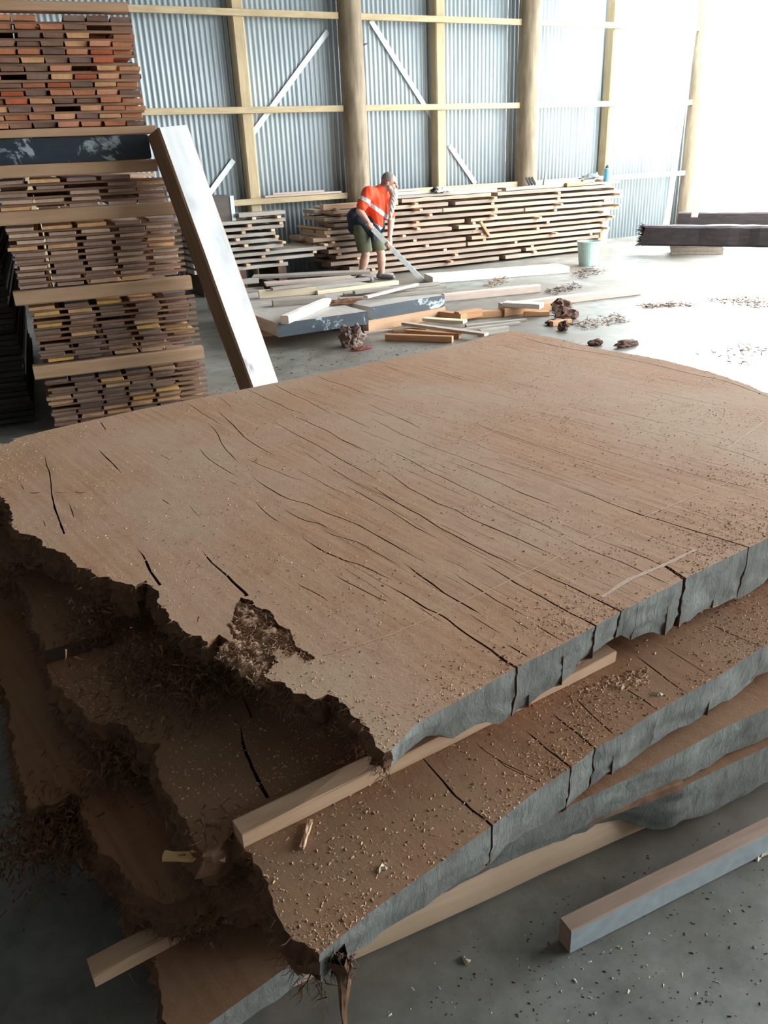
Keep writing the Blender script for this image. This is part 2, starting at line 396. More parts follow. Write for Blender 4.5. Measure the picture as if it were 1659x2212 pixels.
# ================================================================== THE SETTING
def structure(name, v, f, m):
    return tag(mesh_obj(name, v, f, m), kind='structure')
v, f = box_v(WALL_L, 14.2, WALL_F, YW+0.3, -0.15, 0.0)
structure('floor', v, f, M_CONC)
M_GROUND = plain('pale_gravel_yard', (0.48, 0.46, 0.42), 0.95, var=0.2, scale=3)
v, f = box_v(-60, 120, -60, 120, -0.5, -0.16); structure('ground', v, f, M_GROUND)
M_LINING = plain('shed_lining', (0.22, 0.225, 0.225), 0.7)
v, f = box_v(WALL_L, ROOF_X, WALL_F, YW+0.4, ROOF_Z, ROOF_Z+0.08); structure('ceiling', v, f, M_LINING)
v, f = box_v(WALL_L-0.1, WALL_L, WALL_F, YW+0.1, 0, ROOF_Z); structure('wall_left', v, f, M_LINING)
v, f = box_v(WALL_L-0.1, ROOF_X, WALL_F-0.1, WALL_F, 0, ROOF_Z); structure('wall_front', v, f, M_LINING)

v, f = box_v(ROOF_X-0.1, ROOF_X, WALL_F, OPEN_Y, 0, ROOF_Z); structure('wall_right', v, f, M_LINING)

# corrugated iron back wall, sheet by sheet
POLE_X = [float(Y(768, 300, YW-0.25)[0]), float(Y(1138, 300, YW-0.25)[0]), float(Y(1497, 300, YW-0.25)[0])]
wall = empty('wall_back', (0, YW, 0)); tag(wall, kind='structure')
def sheet_mesh():
    pitch, ribs, seg = 0.0762, 10, 6; V = []; Fc = []
    n = ribs*seg
    for i in range(n+1):
        x = i*pitch/seg; y = 0.012*math.cos(2*math.pi*i/seg)
        for z in (0.0, 5.2): V += [(x, y, z), (x, y+0.0012, z)]
    for i in range(n):
        a = i*4; b = a+4
        Fc += [(a, b, b+2, a+2), (a+1, a+3, b+3, b+1), (a, a+1, b+1, b), (a+2, b+2, b+3, a+3)]
    Fc += [(0, 2, 3, 1), (n*4, n*4+1, n*4+3, n*4+2)]
    me = bpy.data.meshes.new('corrugated_sheet'); me.from_pydata(V, [], Fc); me.materials.append(M_IRON)
    me.polygons.foreach_set('use_smooth', np.ones(len(me.polygons), bool)); return me
sm = sheet_mesh(); x = WALL_L
while x < POLE_X[2]-0.15:
    inst('corrugated_sheet', sm, wall, loc=(x, random.uniform(-.001, .001), 0)); x += 0.762
trim = empty('trim_1', (0, YW, 0)); tag(trim, kind='structure')
# studs between the poles
STUD_PX = [540, 955, 1320]
SX = [float(Y(px, 300, YW-0.24)[0]) for px in STUD_PX]
for k, sx in enumerate(SX+[SX[0]-3.1]):
    me = plank_mesh('stud', 5.0, 0.21, 0.17, [M_PINE, M_PINE], k+3, seg=8, jit=0.002, wave=0.006)
    m = Matrix.Identity(4); m.col[0][:3] = (0, 0, 1); m.col[1][:3] = (0, 1, 0); m.col[2][:3] = (-1, 0, 0); m.col[3][:3] = (sx+0.085, -0.125, 0)
    inst('stud', me, trim, m)
RZ = [float(Y(px, py, YW-0.26)[2]) for px, py in ((732, 34), (739, 234.5), (749, 422.5))]
spans = [(WALL_L, POLE_X[0]-0.19), (POLE_X[0]+0.16, POLE_X[1]-0.18), (POLE_X[1]+0.16, POLE_X[2]-0.10)]
for z in RZ:
    for i, (a, b) in enumerate(spans):
        me = plank_mesh('girt', b-a, 0.05, 0.085, [M_PINE, M_PINE], int(z*100)+i, seg=10, jit=0.0015, wave=0.004)
        m = Matrix.Identity(4); m.col[3][:3] = (a, -0.255, z-0.042); inst('girt', me, trim, m)
M_STRAP = plain('white_brace_strap', (0.62, 0.66, 0.67), 0.45, 0.2)
for a, b in (((797, 48), (936, 266)), ((712, 72), (543, 302)), ((509, 350), (448, 434)), ((968, 318), (1024, 400))):
    A = Y(*a, YW-0.035)-np.array([0, YW, 0]); B = Y(*b, YW-0.035)-np.array([0, YW, 0])
    me = plank_mesh('brace_strap', float(np.linalg.norm(B-A)), 0.012, 0.075, [M_STRAP, M_STRAP], 5, seg=4, jit=0.0005)
    inst('brace_strap', me, trim, frame(A, B))

# round poles
def pole(px, rad, label, seed, knots):
    X0 = px; V = []; Fc = []; n = 28; rows = 60; rs = random.Random(seed)
    for j in range(rows+1):
        z = 5.0*j/rows
        for i in range(n):
            a = 2*math.pi*i/n; r = rad*(1.06-0.03*z)+0.012*fbm(math.cos(a)*1.4+seed, math.sin(a)*1.4, z*1.3)+0.004*fbm(math.cos(a)*6, math.sin(a)*6, z*9)
            for ka, kz, ks in knots:
                d = math.hypot((math.atan2(math.sin(a-ka), math.cos(a-ka)))*rad, (z-kz)*0.6); r += ks*math.exp(-(d/0.05)**2)
            V.append((r*math.cos(a), r*math.sin(a), z))
    for j in range(rows):
        for i in range(n): Fc.append((j*n+i, j*n+(i+1) % n, (j+1)*n+(i+1) % n, (j+1)*n+i))
    Fc.append(tuple(range(n))[::-1]); Fc.append(tuple(range(rows*n, rows*n+n)))
    o = mesh_obj('round_pole', V, Fc, M_POLE, smooth=True); o.location = (X0, YW-0.25, 0)
    return tag(o, label, 'pole', 'round timber poles along the iron wall')
p1 = pole(POLE_X[0], 0.185, 'thick round timber pole behind the man in the orange shirt', 1, [(-1.4, 1.3, .03), (-1.5, 1.75, .035), (-2.0, 2.4, .025), (-1.2, 2.0, .02)])
pole(POLE_X[1], 0.185, 'round timber pole behind the middle of the long board pile', 2, [(-1.5, 1.9, .02), (-1.0, 2.5, .025)])
pole(POLE_X[2], 0.15, 'round timber pole at the bright open end of the iron wall', 3, [(-1.4, 1.3, .02)])
b, fb = crumbs([(0, 0, 0)], [0.05], 3)
o = mesh_obj('branch_stub', [(0, 0, -.02), (0.02, 0, .0), (0, .02, 0), (-.01, -.02, 0.01), (0.07, -0.03, 0.02)], [(0, 1, 4), (1, 2, 4), (2, 3, 4), (3, 0, 4), (0, 3, 2, 1)], M_CHIPDK, parent=p1)
o.location = (0.17, -0.08, float(Y(790, 97, YW-0.3)[2]))
# ================================================================== THE BIG SLAB STACK
Z1, Z2, Z3, Z4 = 0.63, 0.445, 0.305, 0.18
GR = math.radians(9.3)
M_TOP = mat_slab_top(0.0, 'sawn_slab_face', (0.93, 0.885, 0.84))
M_TOP2 = mat_slab_top(0.0, 'dark_slab_face', (0.66, 0.555, 0.475))  # slab face tinted darker and redder for the three lower slabs
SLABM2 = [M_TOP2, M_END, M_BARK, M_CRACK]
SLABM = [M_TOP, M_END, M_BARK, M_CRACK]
def xy(p, z): q = Z(p[0], p[1], z); return np.array([q[0], q[1]])
def outline(parts, z):
    O = []; K = []
    for k, pts in parts:
        for p in pts: O.append(xy(p, z)); K.append(k)
    return O, K
CR = []
def cracks_from(off, s, lst, z, out):
    for i, (w, pts) in enumerate(lst):
        P = [xy((off[0]+x/s, off[1]+y/s), z) for x, y in pts]
        w0, w1 = w if isinstance(w, tuple) else (w, w)
        out.append(crack_poly(P, w0*0.00125, w1*0.00125, seed=len(out)+1))
A_ = [(3, [(290,470),(345,510),(400,545),(450,575),(495,605)]), (2, [(475,430),(515,465),(560,505)]),
 (3, [(410,590),(450,630),(475,665),(490,705),(530,760),(600,830)]), (3.5, [(465,515),(510,555),(555,595),(600,645),(650,690),(720,735),(780,770),(830,795)]),
 (3.5, [(635,385),(700,415),(760,445),(830,475),(900,510),(960,528),(1000,545)]), (3, [(805,355),(860,390),(930,425),(1000,455),(1080,500),(1170,545)]),
 (3, [(1065,305),(1120,335),(1190,355),(1260,380),(1330,410),(1375,420)]), (1.5, [(690,470),(750,500),(800,525)]),
 (3, [(800,580),(870,620),(950,665),(1020,700),(1100,745),(1200,805),(1300,860),(1390,910),(1440,945)]),
 (3.5, [(900,540),(980,572),(1060,610),(1130,640),(1200,685),(1270,718),(1340,750),(1410,780)]),
 (3, [(360,740),(400,790),(450,830),(500,860),(550,890),(595,915)]), (1.5, [(530,930),(560,948),(600,970)]),
 (2.5, [(640,800),(720,840),(800,870),(870,900),(920,920),(980,935)]),
 (3.5, [(665,895),(720,945),(790,990),(850,1025),(930,1055),(1000,1072),(1080,1110),(1150,1140),(1240,1170),(1320,1205),(1390,1245),(1480,1295),(1560,1340),(1655,1395),(1715,1425)]),
 (2, [(950,870),(1020,910),(1100,950),(1190,1000)]), (2, [(985,765),(1040,800),(1100,845)]), (2.5, [(1120,840),(1180,880),(1250,925),(1335,970)]),
 (3, [(1215,955),(1300,1000),(1380,1045),(1480,1105),(1570,1160),(1655,1215),(1715,1245),(1782,1282)]),
 (3, [(870,1110),(930,1145),(1000,1175),(1070,1190),(1130,1220)]), (3, [(1090,1225),(1160,1260),(1230,1280),(1310,1305),(1400,1355),(1490,1405),(1580,1450)]),
 (3.5, [(970,1270),(1040,1320),(1110,1360),(1190,1395),(1240,1415),(1310,1435),(1380,1465),(1450,1500),(1525,1535)]),
 (2.5, [(695,1060),(740,1110),(790,1150),(840,1185)]), (3, [(1165,1495),(1250,1545),(1340,1590),(1440,1640),(1490,1660)]), (3, [(945,1550),(1000,1580),(1060,1610),(1130,1655)]),
 ((3, 10), [(380,1350),(410,1400),(470,1455),(530,1505),(580,1560),(630,1600),(645,1625)]), ((3, 8), [(-10,1340),(25,1385),(45,1430),(70,1480),(130,1560)]),
 (2, [(120,775),(155,795),(190,815)]), (2, [(1370,475),(1450,515),(1530,550),(1600,580),(1655,605)]), (2.5, [(1165,520),(1240,555),(1310,590),(1390,625)]),
 (1.5, [(300,1080),(340,1130),(370,1160)]), (2, [(1460,240),(1500,260),(1555,280)]), (1.2, [(1385,415),(1460,440),(1530,460)]), (1.2, [(990,385),(1030,408),(1080,430)]), (2, [(1510,760),(1580,795),(1655,830)])]
B_ = [(2.5, [(0,10),(100,60),(200,115),(330,170),(480,230),(620,280),(760,335),(900,385),(1000,415),(1180,475)]), (2, [(185,0),(280,45),(370,90)]),
 (1.6, [(735,40),(850,85),(1000,135),(1150,190),(1300,235),(1450,285),(1590,325)]), (1.2, [(540,125),(700,175),(850,235),(960,275)]), (1.6, [(890,290),(1040,345),(1180,390),(1340,440),(1520,500)]),
 (3, [(160,250),(280,310),(400,380),(520,435),(640,495),(780,560),(900,620),(1050,690),(1200,755),(1340,820),(1450,875)]),
 (2.5, [(550,315),(700,375),(850,440),(970,495),(1080,545),(1200,590),(1370,655)]), (1.5, [(230,370),(370,430),(520,500),(650,560),(700,580)]), (1.5, [(760,605),(850,650),(935,695)]),
 (2, [(10,285),(70,330),(150,375)]), (3.5, [(50,360),(130,405),(200,455),(280,515),(370,560),(480,620),(600,665),(730,735),(860,790),(1000,850),(1120,905),(1250,965),(1390,1028)]),
 (4, [(0,490),(120,570),(250,650),(380,720),(480,785),(600,850),(720,915),(850,980),(960,1030),(1120,1110)]),
 (4, [(235,1045),(330,1120),(430,1190),(530,1265),(620,1315),(720,1375),(800,1420)]),
 ((3.5, 6.5), [(75,1185),(180,1240),(300,1310),(400,1375),(480,1410),(560,1460),(650,1530),(750,1600),(860,1670),(960,1745),(1050,1800),(1110,1850)]),
 ((3, 5), [(790,1040),(880,1090),(990,1160),(1080,1215),(1200,1275),(1320,1345),(1440,1410),(1580,1480),(1640,1515)]),
 ((3, 5.5), [(1090,1065),(1200,1110),(1300,1160),(1420,1210),(1540,1270),(1659,1330),(1830,1415)]),
 (3, [(600,1120),(700,1190),(800,1250),(900,1315),(1000,1370),(1130,1440)]), (2, [(700,1410),(800,1475),(940,1560)]), (3, [(970,1630),(1060,1680),(1150,1730)]),
 (3, [(1180,1490),(1280,1550),(1390,1615)]), (2, [(1000,1440),(1080,1490),(1150,1530)]), (1.5, [(340,1355),(430,1420),(510,1470)]), (2, [(1300,1450),(1400,1490),(1500,1530)])]
E_ = [(2, [(0,235),(100,265),(200,300),(310,325)]), (1.5, [(400,350),(430,360),(460,370)]), (2, [(390,140),(440,155),(500,175)]),
 (4, [(450,90),(530,115),(600,135),(720,160),(850,180),(980,205),(1100,230),(1200,255),(1300,280),(1400,300),(1480,320),(1560,350),(1640,380),(1760,430)]),
 (1.6, [(280,510),(350,545),(450,585),(560,620),(680,660),(800,690),(900,720),(1000,750),(1080,775)]),
 ((2.5, 5.5), [(660,795),(740,825),(830,855),(900,885),(980,915),(1060,945),(1150,970),(1230,995),(1330,1025),(1430,1055),(1570,1100),(1620,1117)]),
 (2, [(1360,605),(1450,635),(1550,665),(1659,705)]), (1.5, [(690,575),(800,610),(950,660),(1080,690)]), (2, [(1090,693),(1200,720),(1350,765),(1500,800),(1659,840)]),
 (3, [(690,1050),(780,1095),(880,1135),(960,1165),(1050,1205),(1140,1250),(1200,1275)]), (2.5, [(900,1075),(1000,1115),(1100,1155),(1200,1205),(1260,1230)]),
 (1.5, [(1060,1025),(1180,1075),(1280,1105),(1430,1155)]), (1.5, [(1490,830),(1580,860),(1659,885)]), (1.5, [(1440,900),(1540,930),(1659,970)])]
L_ = [((3, 5), [(285,300),(300,370),(320,440),(330,540),(350,640),(380,720),(410,810)]), (4, [(640,90),(660,120),(680,150)]), (4, [(630,270),(700,340),(740,380),(780,420)]), (3, [(1035,585),(1060,605),(1090,625)]),
 (6, [(185,545),(220,548),(260,545)]), (6, [(480,545),(515,548),(545,540)]), (2, [(345,540),(400,548),(430,538)]), (2, [(445,610),(460,660),(475,710)]), (2, [(130,490),(145,510),(155,530)]), (2, [(275,720),(283,745),(290,765)])]
cracks1 = []
NOTCH = [((7, 13), [(1425,1216),(1445,1228),(1466,1242),(1500,1266)])]
for off, s, l in (((300, 700), 2.765, A_), ((800, 900), 3.318, B_), ((900, 680), 2.186, E_), ((0, 880), 2.9625, L_), ((0, 0), 1.0, NOTCH)): cracks_from(off, s, l, Z1, cracks1)
TORN = [(505,1312),(520,1290),(545,1297),(556,1312),(584,1320),(602,1347),(626,1362),(636,1394),(664,1408),(682,1424),(660,1428),(640,1414),(622,1420),(604,1402),(590,1412),(598,1432),(580,1446),(572,1470),(540,1458),(500,1420),(470,1410),(482,1388),(505,1380),(492,1350),(500,1335)]
torn_xy = []
for a, b in zip(TORN, TORN[1:]+TORN[:1]):
    for t in np.linspace(0, 1, 6)[:-1]:
        q = xy((a[0]+(b[0]-a[0])*t, a[1]+(b[1]-a[1])*t), Z1); torn_xy.append(q+0.006*np.array([fbm(q[0]*60, q[1]*60, 1), fbm(q[0]*60, q[1]*60, 8)]))
torn_xy = np.array(torn_xy)
# many fine checks along the grain
_rs = np.random.RandomState(91)
for i in range(110):
    q = xy((_rs.uniform(760, 1640), _rs.uniform(820, 1330)), Z1); ln = _rs.uniform(.05, .34); an = GR+_rs.normal(0, .035); dv = np.array([-math.sin(an), math.cos(an)])*ln
    cracks1.append(crack_poly([q, q+dv*.5+_rs.normal(0, .003, 2), q+dv], _rs.uniform(.0007, .0019), seed=200+i))
O1, K1 = outline([
 ('e', [(845,1622),(900,1562),(1010,1502),(1110,1445),(1230,1384),(1340,1322),(1480,1250),(1610,1186),(1659,1163),(1830,1080)]),
 ('l', [(1850,1050),(1800,905),(1720,872),(1659,850),(1600,825),(1520,800),(1420,775),(1290,752),(1200,731)]),
 ('e', [(1105,714),(900,764),(700,805),(530,840),(300,885),(120,925)]),
 ('l', [(48,943),(30,948),(20,958),(-60,966),(-80,1010),(-30,1060),(0,1072),(12,1082),(22,1112),(35,1142),(60,1152),(90,1165),(94,1178),(130,1195),(150,1212),(165,1226),(200,1230),(215,1246),(240,1250),(255,1260),(290,1266),(312,1255),(330,1262),(346,1280),(342,1300),(360,1325),(385,1350),(400,1370),(430,1375),(455,1390),(470,1372),(490,1380),(508,1402),(520,1422),(560,1452),(600,1475),(625,1490),(650,1500),(680,1512),(702,1504),(722,1512),(745,1532),(780,1562),(800,1582),(815,1602),(830,1626)])], Z1)
def tctrl(lst, z): return [(*xy(p, z), t) for p, t in lst]
T1 = tctrl([((860,1600),.055),((910,1556),.06),((1010,1500),.105),((1110,1445),.135),((1230,1384),.12),((1290,1350),.09),((1340,1322),.08),((1400,1292),.115),((1480,1250),.155),((1610,1186),.165),((1800,1090),.165),((900,1200),.14),((300,1250),.10),((620,1480),.07),((1200,740),.12),((100,950),.12)], Z1)
s1, oo1, kk1 = slab('timber_slab', O1, K1, Z1, T1, cracks1, SLABM, holes=[torn_xy])
turn(s1, GR)
tag(s1, 'huge brown sawn slab with long cracks, topmost of the near stack', 'slab', 'wide slabs in the near stack')
# torn hollow in the top slab
M_TORN = wood('fresh_torn_fibre', (0.27, 0.15, 0.09), (0.50, 0.32, 0.21), stretch=(9, 9, 9), rough=.95, bmp=.8)
def hollow(poly, z, parent):
    lo, hi = poly.min(0)-.02, poly.max(0)+.02; n = 46; V = []; Fc = []
    for j in range(n+1):
        for i in range(n+1):
            x = lo[0]+(hi[0]-lo[0])*i/n; y = lo[1]+(hi[1]-lo[1])*j/n
            V.append((x, y, z-0.012+0.03*fbm(x*16, y*16, 1)+0.016*fbm(x*60, y*60, 4)))
    V = np.array(V); V[:, 2] = np.minimum(V[:, 2], z-0.003)
    for j in range(n):
        for i in range(n): Fc.append((j*(n+1)+i, j*(n+1)+i+1, (j+1)*(n+1)+i+1, (j+1)*(n+1)+i))
    c = V[:, :2][np.array(Fc)].mean(1); big = poly.mean(0)+(poly-poly.mean(0))*1.06; k = in_poly(c, big)
    o = mesh_obj('torn_hollow', V, [f for f, q in zip(Fc, k) if q], M_TORN, parent=parent, smooth=True); turn(o, GR, True)
    return tag(o, 'reddish torn fibrous hollow')
hollow(torn_xy, Z1, s1)
def fringe(parent, O, K, z, n, seed, mat, ln=(0.008, 0.035), th=0.10, dz=-0.6, rad=(0.0005, 0.0014), kind='l', name='torn_fibres', inset=0.012, keep=None):
    rs = np.random.RandomState(seed); P, D = edge_points(O, K, kind, n, seed)
    if keep is not None:
        k = np.array([keep(p) for p in P]); P, D = P[k], D[k]; n = len(P)
    pts = np.stack([P[:, 0]-D[:, 0]*inset*rs.rand(n), P[:, 1]-D[:, 1]*inset*rs.rand(n), z-th*rs.rand(n)**1.4], 1)
    dirs = np.stack([D[:, 0]*rs.uniform(.3, 1, n)+rs.normal(0, .55, n), D[:, 1]*rs.uniform(.3, 1, n)+rs.normal(0, .55, n), rs.normal(dz, .5, n)], 1)
    V, Fc = spikes(pts, dirs, rs.uniform(*ln, n), rs.uniform(*rad, n), seed)
    o = mesh_obj(name, V, Fc, mat, parent=parent); turn(o, GR, True); return tag(o, kind='stuff')
fringe(s1, oo1, kk1, Z1, 9000, 1, M_FIBRE, th=0.09, keep=lambda p: p[1] < 3.9)
rs = np.random.RandomState(5)
# loose torn strands round the hollow
c = torn_xy.mean(0); pp = []
while len(pp) < 2600:
    q = torn_xy[rs.randint(len(torn_xy))]*rs.uniform(.3, 1)+c*0; t = rs.rand(); q = c+(torn_xy[rs.randint(len(torn_xy))]-c)*rs.uniform(.1, 1.10)**.6; pp.append((q[0], q[1], Z1-0.004-0.012*rs.rand()))
pp = np.array(pp); g = np.array([-math.sin(GR), math.cos(GR), 0]); dd = -g[None]+rs.normal(0, .5, (2600, 3)); dd[:, 2] = np.abs(dd[:, 2])*0.5
V, Fc = spikes(pp, dd, rs.uniform(.008, .032, 2600), rs.uniform(.0006, .0015, 2600), 6)
o = mesh_obj('torn_strands', V, Fc, M_TORN, parent=s1); turn(o, GR, True); tag(o, kind='stuff')
def mark(pts, w, mat, name, label, z=Z1, lift=0.0006):
    C = catmull([xy(p, z) for p in pts], 0.02); T = np.gradient(C, axis=0); T /= np.linalg.norm(T, axis=1)[:, None]; Nn = np.stack([-T[:, 1], T[:, 0]], 1); V = []; Fc = []
    for i in range(len(C)):
        a = w*(0.5+0.5*abs(fbm(i*.3, w*100, 1))); q = 0.004*fbm(i*.2, 3, 2)
        V += [(*(C[i]+Nn[i]*(a/2+q)), z+lift), (*(C[i]-Nn[i]*(a/2-q)), z+lift)]
    for i in range(len(C)-1): Fc.append((2*i, 2*i+1, 2*i+3, 2*i+2))
    o = mesh_obj(name, V, Fc, mat, parent=s1); turn(o, GR, True); tag(o, label)
M_SAWMARK = wood('pale_saw_mark', (0.42, 0.25, 0.155), (0.53, 0.34, 0.225), stretch=(9, 9, 9))
M_CHALK = plain('pale_chalk', (0.50, 0.37, 0.28), 0.95, var=0.1, scale=60)
mark([(700,1415),(850,1368),(1000,1300),(1130,1240),(1200,1205),(1300,1152),(1400,1112),(1480,1080),(1600,1030)], 0.007, M_SAWMARK, 'saw_mark', 'pale saw line across the slab')
mark([(960,975),(1080,925),(1200,880),(1330,835),(1420,800)], 0.008, M_SAWMARK, 'saw_mark', 'faint saw line across the far half')
mark([(1300,1290),(1360,1252),(1430,1222),(1505,1188)], 0.016, M_CHALK, 'chalk_mark', 'chalky scuff near the sawn end')
mark([(1570,970),(1610,940),(1650,912)], 0.010, M_CHALK, 'chalk_mark', 'short chalk stroke')

# second slab
O2, K2 = outline([
 ('e', [(690,2062),(800,1970),(920,1885),(1062,1785),(1150,1715),(1230,1660),(1285,1618),(1346,1583),(1417,1537),(1486,1497),(1549,1463),(1641,1402),(1659,1393),(1830,1290)]),
 ('l', [(1850,1250),(1800,960)]), ('e', [(1150,820),(600,930)]),
 ('l', [(30,1050),(-60,1110),(-40,1190),(0,1215),(20,1235),(55,1272),(72,1330),(90,1400),(112,1470),(170,1530),(195,1562),(262,1560),(300,1602),(342,1605),(352,1690),(400,1790),(438,1850),(470,1835),(505,1795),(512,1815),(548,1842),(568,1900),(602,1962),(640,2040)])], Z2)
C2 = []
cracks_from((480,1550), 2.476, [((3.5,6), [(1060,195),(1110,260),(1180,340),(1250,420),(1330,490),(1400,540),(1450,585),(1480,615)]), (2, [(1290,440),(1330,490),(1345,515)]), (2, [(1350,130),(1420,190),(1500,240),(1580,280),(1680,330)])], Z2, C2)
cracks_from((1000,1150), 2.517, [((3.5,5), [(340,1080),(400,1130),(470,1190),(540,1240),(600,1290)]), ((4,5.5), [(480,980),(560,1045),(640,1110),(735,1190)]), (3, [(610,900),(680,970),(760,1045),(830,1105)]), (3.5, [(820,800),(900,860),(980,910),(1060,970)]), (3.5, [(940,670),(1020,730),(1110,800),(1240,890)]), (2, [(1090,620),(1200,690),(1360,790)]), (3, [(1330,490),(1450,550),(1560,595),(1640,630)]), (2, [(160,1210),(230,1270),(350,1330),(420,1360)])], Z2, C2)
cracks_from((0,1250), 2.765, [((5,8), [(1440,880),(1450,980),(1490,1090),(1530,1180),(1600,1310)]), ((3,4), [(1440,690),(1475,760),(1505,830)])], Z2, C2)
T2 = tctrl([((700,2050),.06),((800,1970),.085),((920,1885),.10),((1062,1785),.115),((1230,1660),.125),((1346,1583),.115),((1486,1497),.11),((1641,1402),.115),((400,1750),.10),((100,1400),.11),((900,1300),.11)], Z2)
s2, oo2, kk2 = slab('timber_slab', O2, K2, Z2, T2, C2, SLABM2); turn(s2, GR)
tag(s2, 'dusty brown slab directly under the topmost slab, its corner nearest the camera', 'slab', 'wide slabs in the near stack')
fringe(s2, oo2, kk2, Z2, 9000, 2, M_BARK, ln=(0.008, 0.045), th=0.13, keep=lambda p: p[1] < 3.4)
# third and fourth slab
O3, K3 = outline([
 ('e', [(720,1955),(800,1930),(1000,1845),(1200,1755),(1377,1672),(1472,1623),(1570,1568),(1659,1531),(1830,1450)]),
 ('l', [(1850,1400),(1800,1100)]), ('e', [(1150,950),(600,1060)]),
 ('l', [(0,1240),(-60,1300),(-30,1390),(0,1450),(15,1530),(25,1600),(38,1650),(62,1742),(110,1735),(165,1715),(186,1790),(228,1850),(262,1892),(300,1935),(345,1955),(395,1950),(430,1930),(470,1905),(560,1925),(650,1955)])], Z3)
T3 = tctrl([((740,1950),.09),((1000,1850),.095),((1377,1672),.10),((1570,1568),.115),((1659,1531),.12),((200,1700),.095),((700,1500),.095)], Z3)
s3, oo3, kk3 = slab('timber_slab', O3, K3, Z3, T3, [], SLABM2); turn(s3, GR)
tag(s3, 'slab third from the top, mostly hidden, with a feathered dark bark edge', 'slab', 'wide slabs in the near stack')
fringe(s3, oo3, kk3, Z3, 9000, 3, M_BARK, ln=(0.01, 0.06), th=0.12, keep=lambda p: p[1] < 3.2)
O4, K4 = outline([
 ('e', [(330,2300),(450,2212),(560,2132),(665,2056),(760,1998),(900,1922),(1000,1868),(1150,1798),(1300,1732),(1400,1712),(1475,1700),(1600,1640),(1659,1612),(1830,1530)]),
 ('l', [(1850,1480),(1800,1250)]), ('e', [(1150,1080),(600,1200)]),
 ('l', [(100,1500),(60,1700),(150,1800),(215,1860),(262,1935),(275,1985),(300,2030),(330,2075),(345,2130),(355,2212),(330,2290)])], Z4)
T4 = tctrl([((450,2212),.085),((600,2100),.085),((800,1980),.078),((1000,1868),.07),((1150,1798),.07),((1300,1732),.085),((1475,1700),.135),((1600,1640),.16),((300,1900),.085),((900,1500),.085)], Z4)
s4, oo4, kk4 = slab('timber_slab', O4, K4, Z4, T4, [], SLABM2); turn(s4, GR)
tag(s4, 'lowest slab of the near stack, reddish brown with a grey sawn end', 'slab', 'wide slabs in the near stack')
fringe(s4, oo4, kk4, Z4, 2500, 4, M_BARK, ln=(0.008, 0.04), th=0.08, keep=lambda p: p[1] < 2.6)
def bark_clump(parent, px, py, z, rad, n, seed, mat, sag=0.12):
    rs = np.random.RandomState(seed); c = Z(px, py, z); P = rs.normal(0, 1, (n, 3))*np.array([rad, rad, sag*0.35])+np.array([c[0], c[1], z-sag*0.45])
    D = rs.normal(0, 1, (n, 3))*np.array([1, 1, .5])+np.array([-0.4, -0.6, -0.5])
    V, Fc = spikes(P, D, rs.uniform(.010, .034, n), rs.uniform(.0012, .0035, n), seed)
    o = mesh_obj('bark_fibres', V, Fc, mat, parent=parent); turn(o, GR, True); return tag(o, kind='stuff')
for i, (pr, px, py, z, rd, n) in enumerate([(s3, 130, 1745, Z3, .075, 900), (s3, 85, 1770, Z3-.03, .05, 500), (s2, 270, 1590, Z2-.02, .06, 900), (s2, 200, 1300, Z2+.12, .05, 500), (s2, 330, 1400, Z2+.10, .07, 900), (s2, 420, 1450, Z2+.10, .06, 700), (s3, 300, 1640, Z3+.03, .06, 600), (s2, 470, 1790, Z2, .03, 350), (s3, 420, 1900, Z3, .035, 350), (s2, 40, 1210, Z2+.05, .05, 400)]):
    bark_clump(pr, px, py, z, rd, n, 40+i, M_BARK)
# splintered root hanging from the near corner of the second slab
c0 = Z(700, 2070, Z2-0.03); dist = float(np.dot(c0, _hf)); V = []; Fc = []
path = [F(722, 2062, dist), F(738, 2090, dist+.0), F(742, 2130, dist+.01), F(741, 2180, dist+.02), F(748, 2240, dist+.03)]; rad = [.022, .016, .010, .007, .003]
for i, (p, r) in enumerate(zip(path, rad)):
    for k in range(7):
        a = 2*math.pi*k/7; V.append(p+r*(1+.3*math.sin(k*2.3+i))*(math.cos(a)*_hr+math.sin(a)*_hf))
for i in range(len(path)-1):
    for k in range(7): Fc.append((i*7+k, i*7+(k+1) % 7, (i+1)*7+(k+1) % 7, (i+1)*7+k))
o = mesh_obj('hanging_splinter', V, Fc, M_BARK, parent=s2); turn(o, GR, True); tag(o, 'dark splintered root hanging off the corner')
pts = np.array([F(735+rs.uniform(-20, 25), 2075+rs.uniform(-15, 25), dist-.005) for _ in range(160)])
V, Fc = spikes(pts, rs.normal(0, 1, (160, 3))*.6+np.array([.2, -.3, -.8]), rs.uniform(.01, .03, 160), rs.uniform(.0008, .002, 160), 9)
o = mesh_obj('hanging_fibres', V, Fc, M_FIBRE_DK, parent=s2); turn(o, GR, True); tag(o, kind='stuff')

M_OCHRE = wood('ochre_splinter_wood', (0.52, 0.33, 0.13), (0.68, 0.46, 0.2))
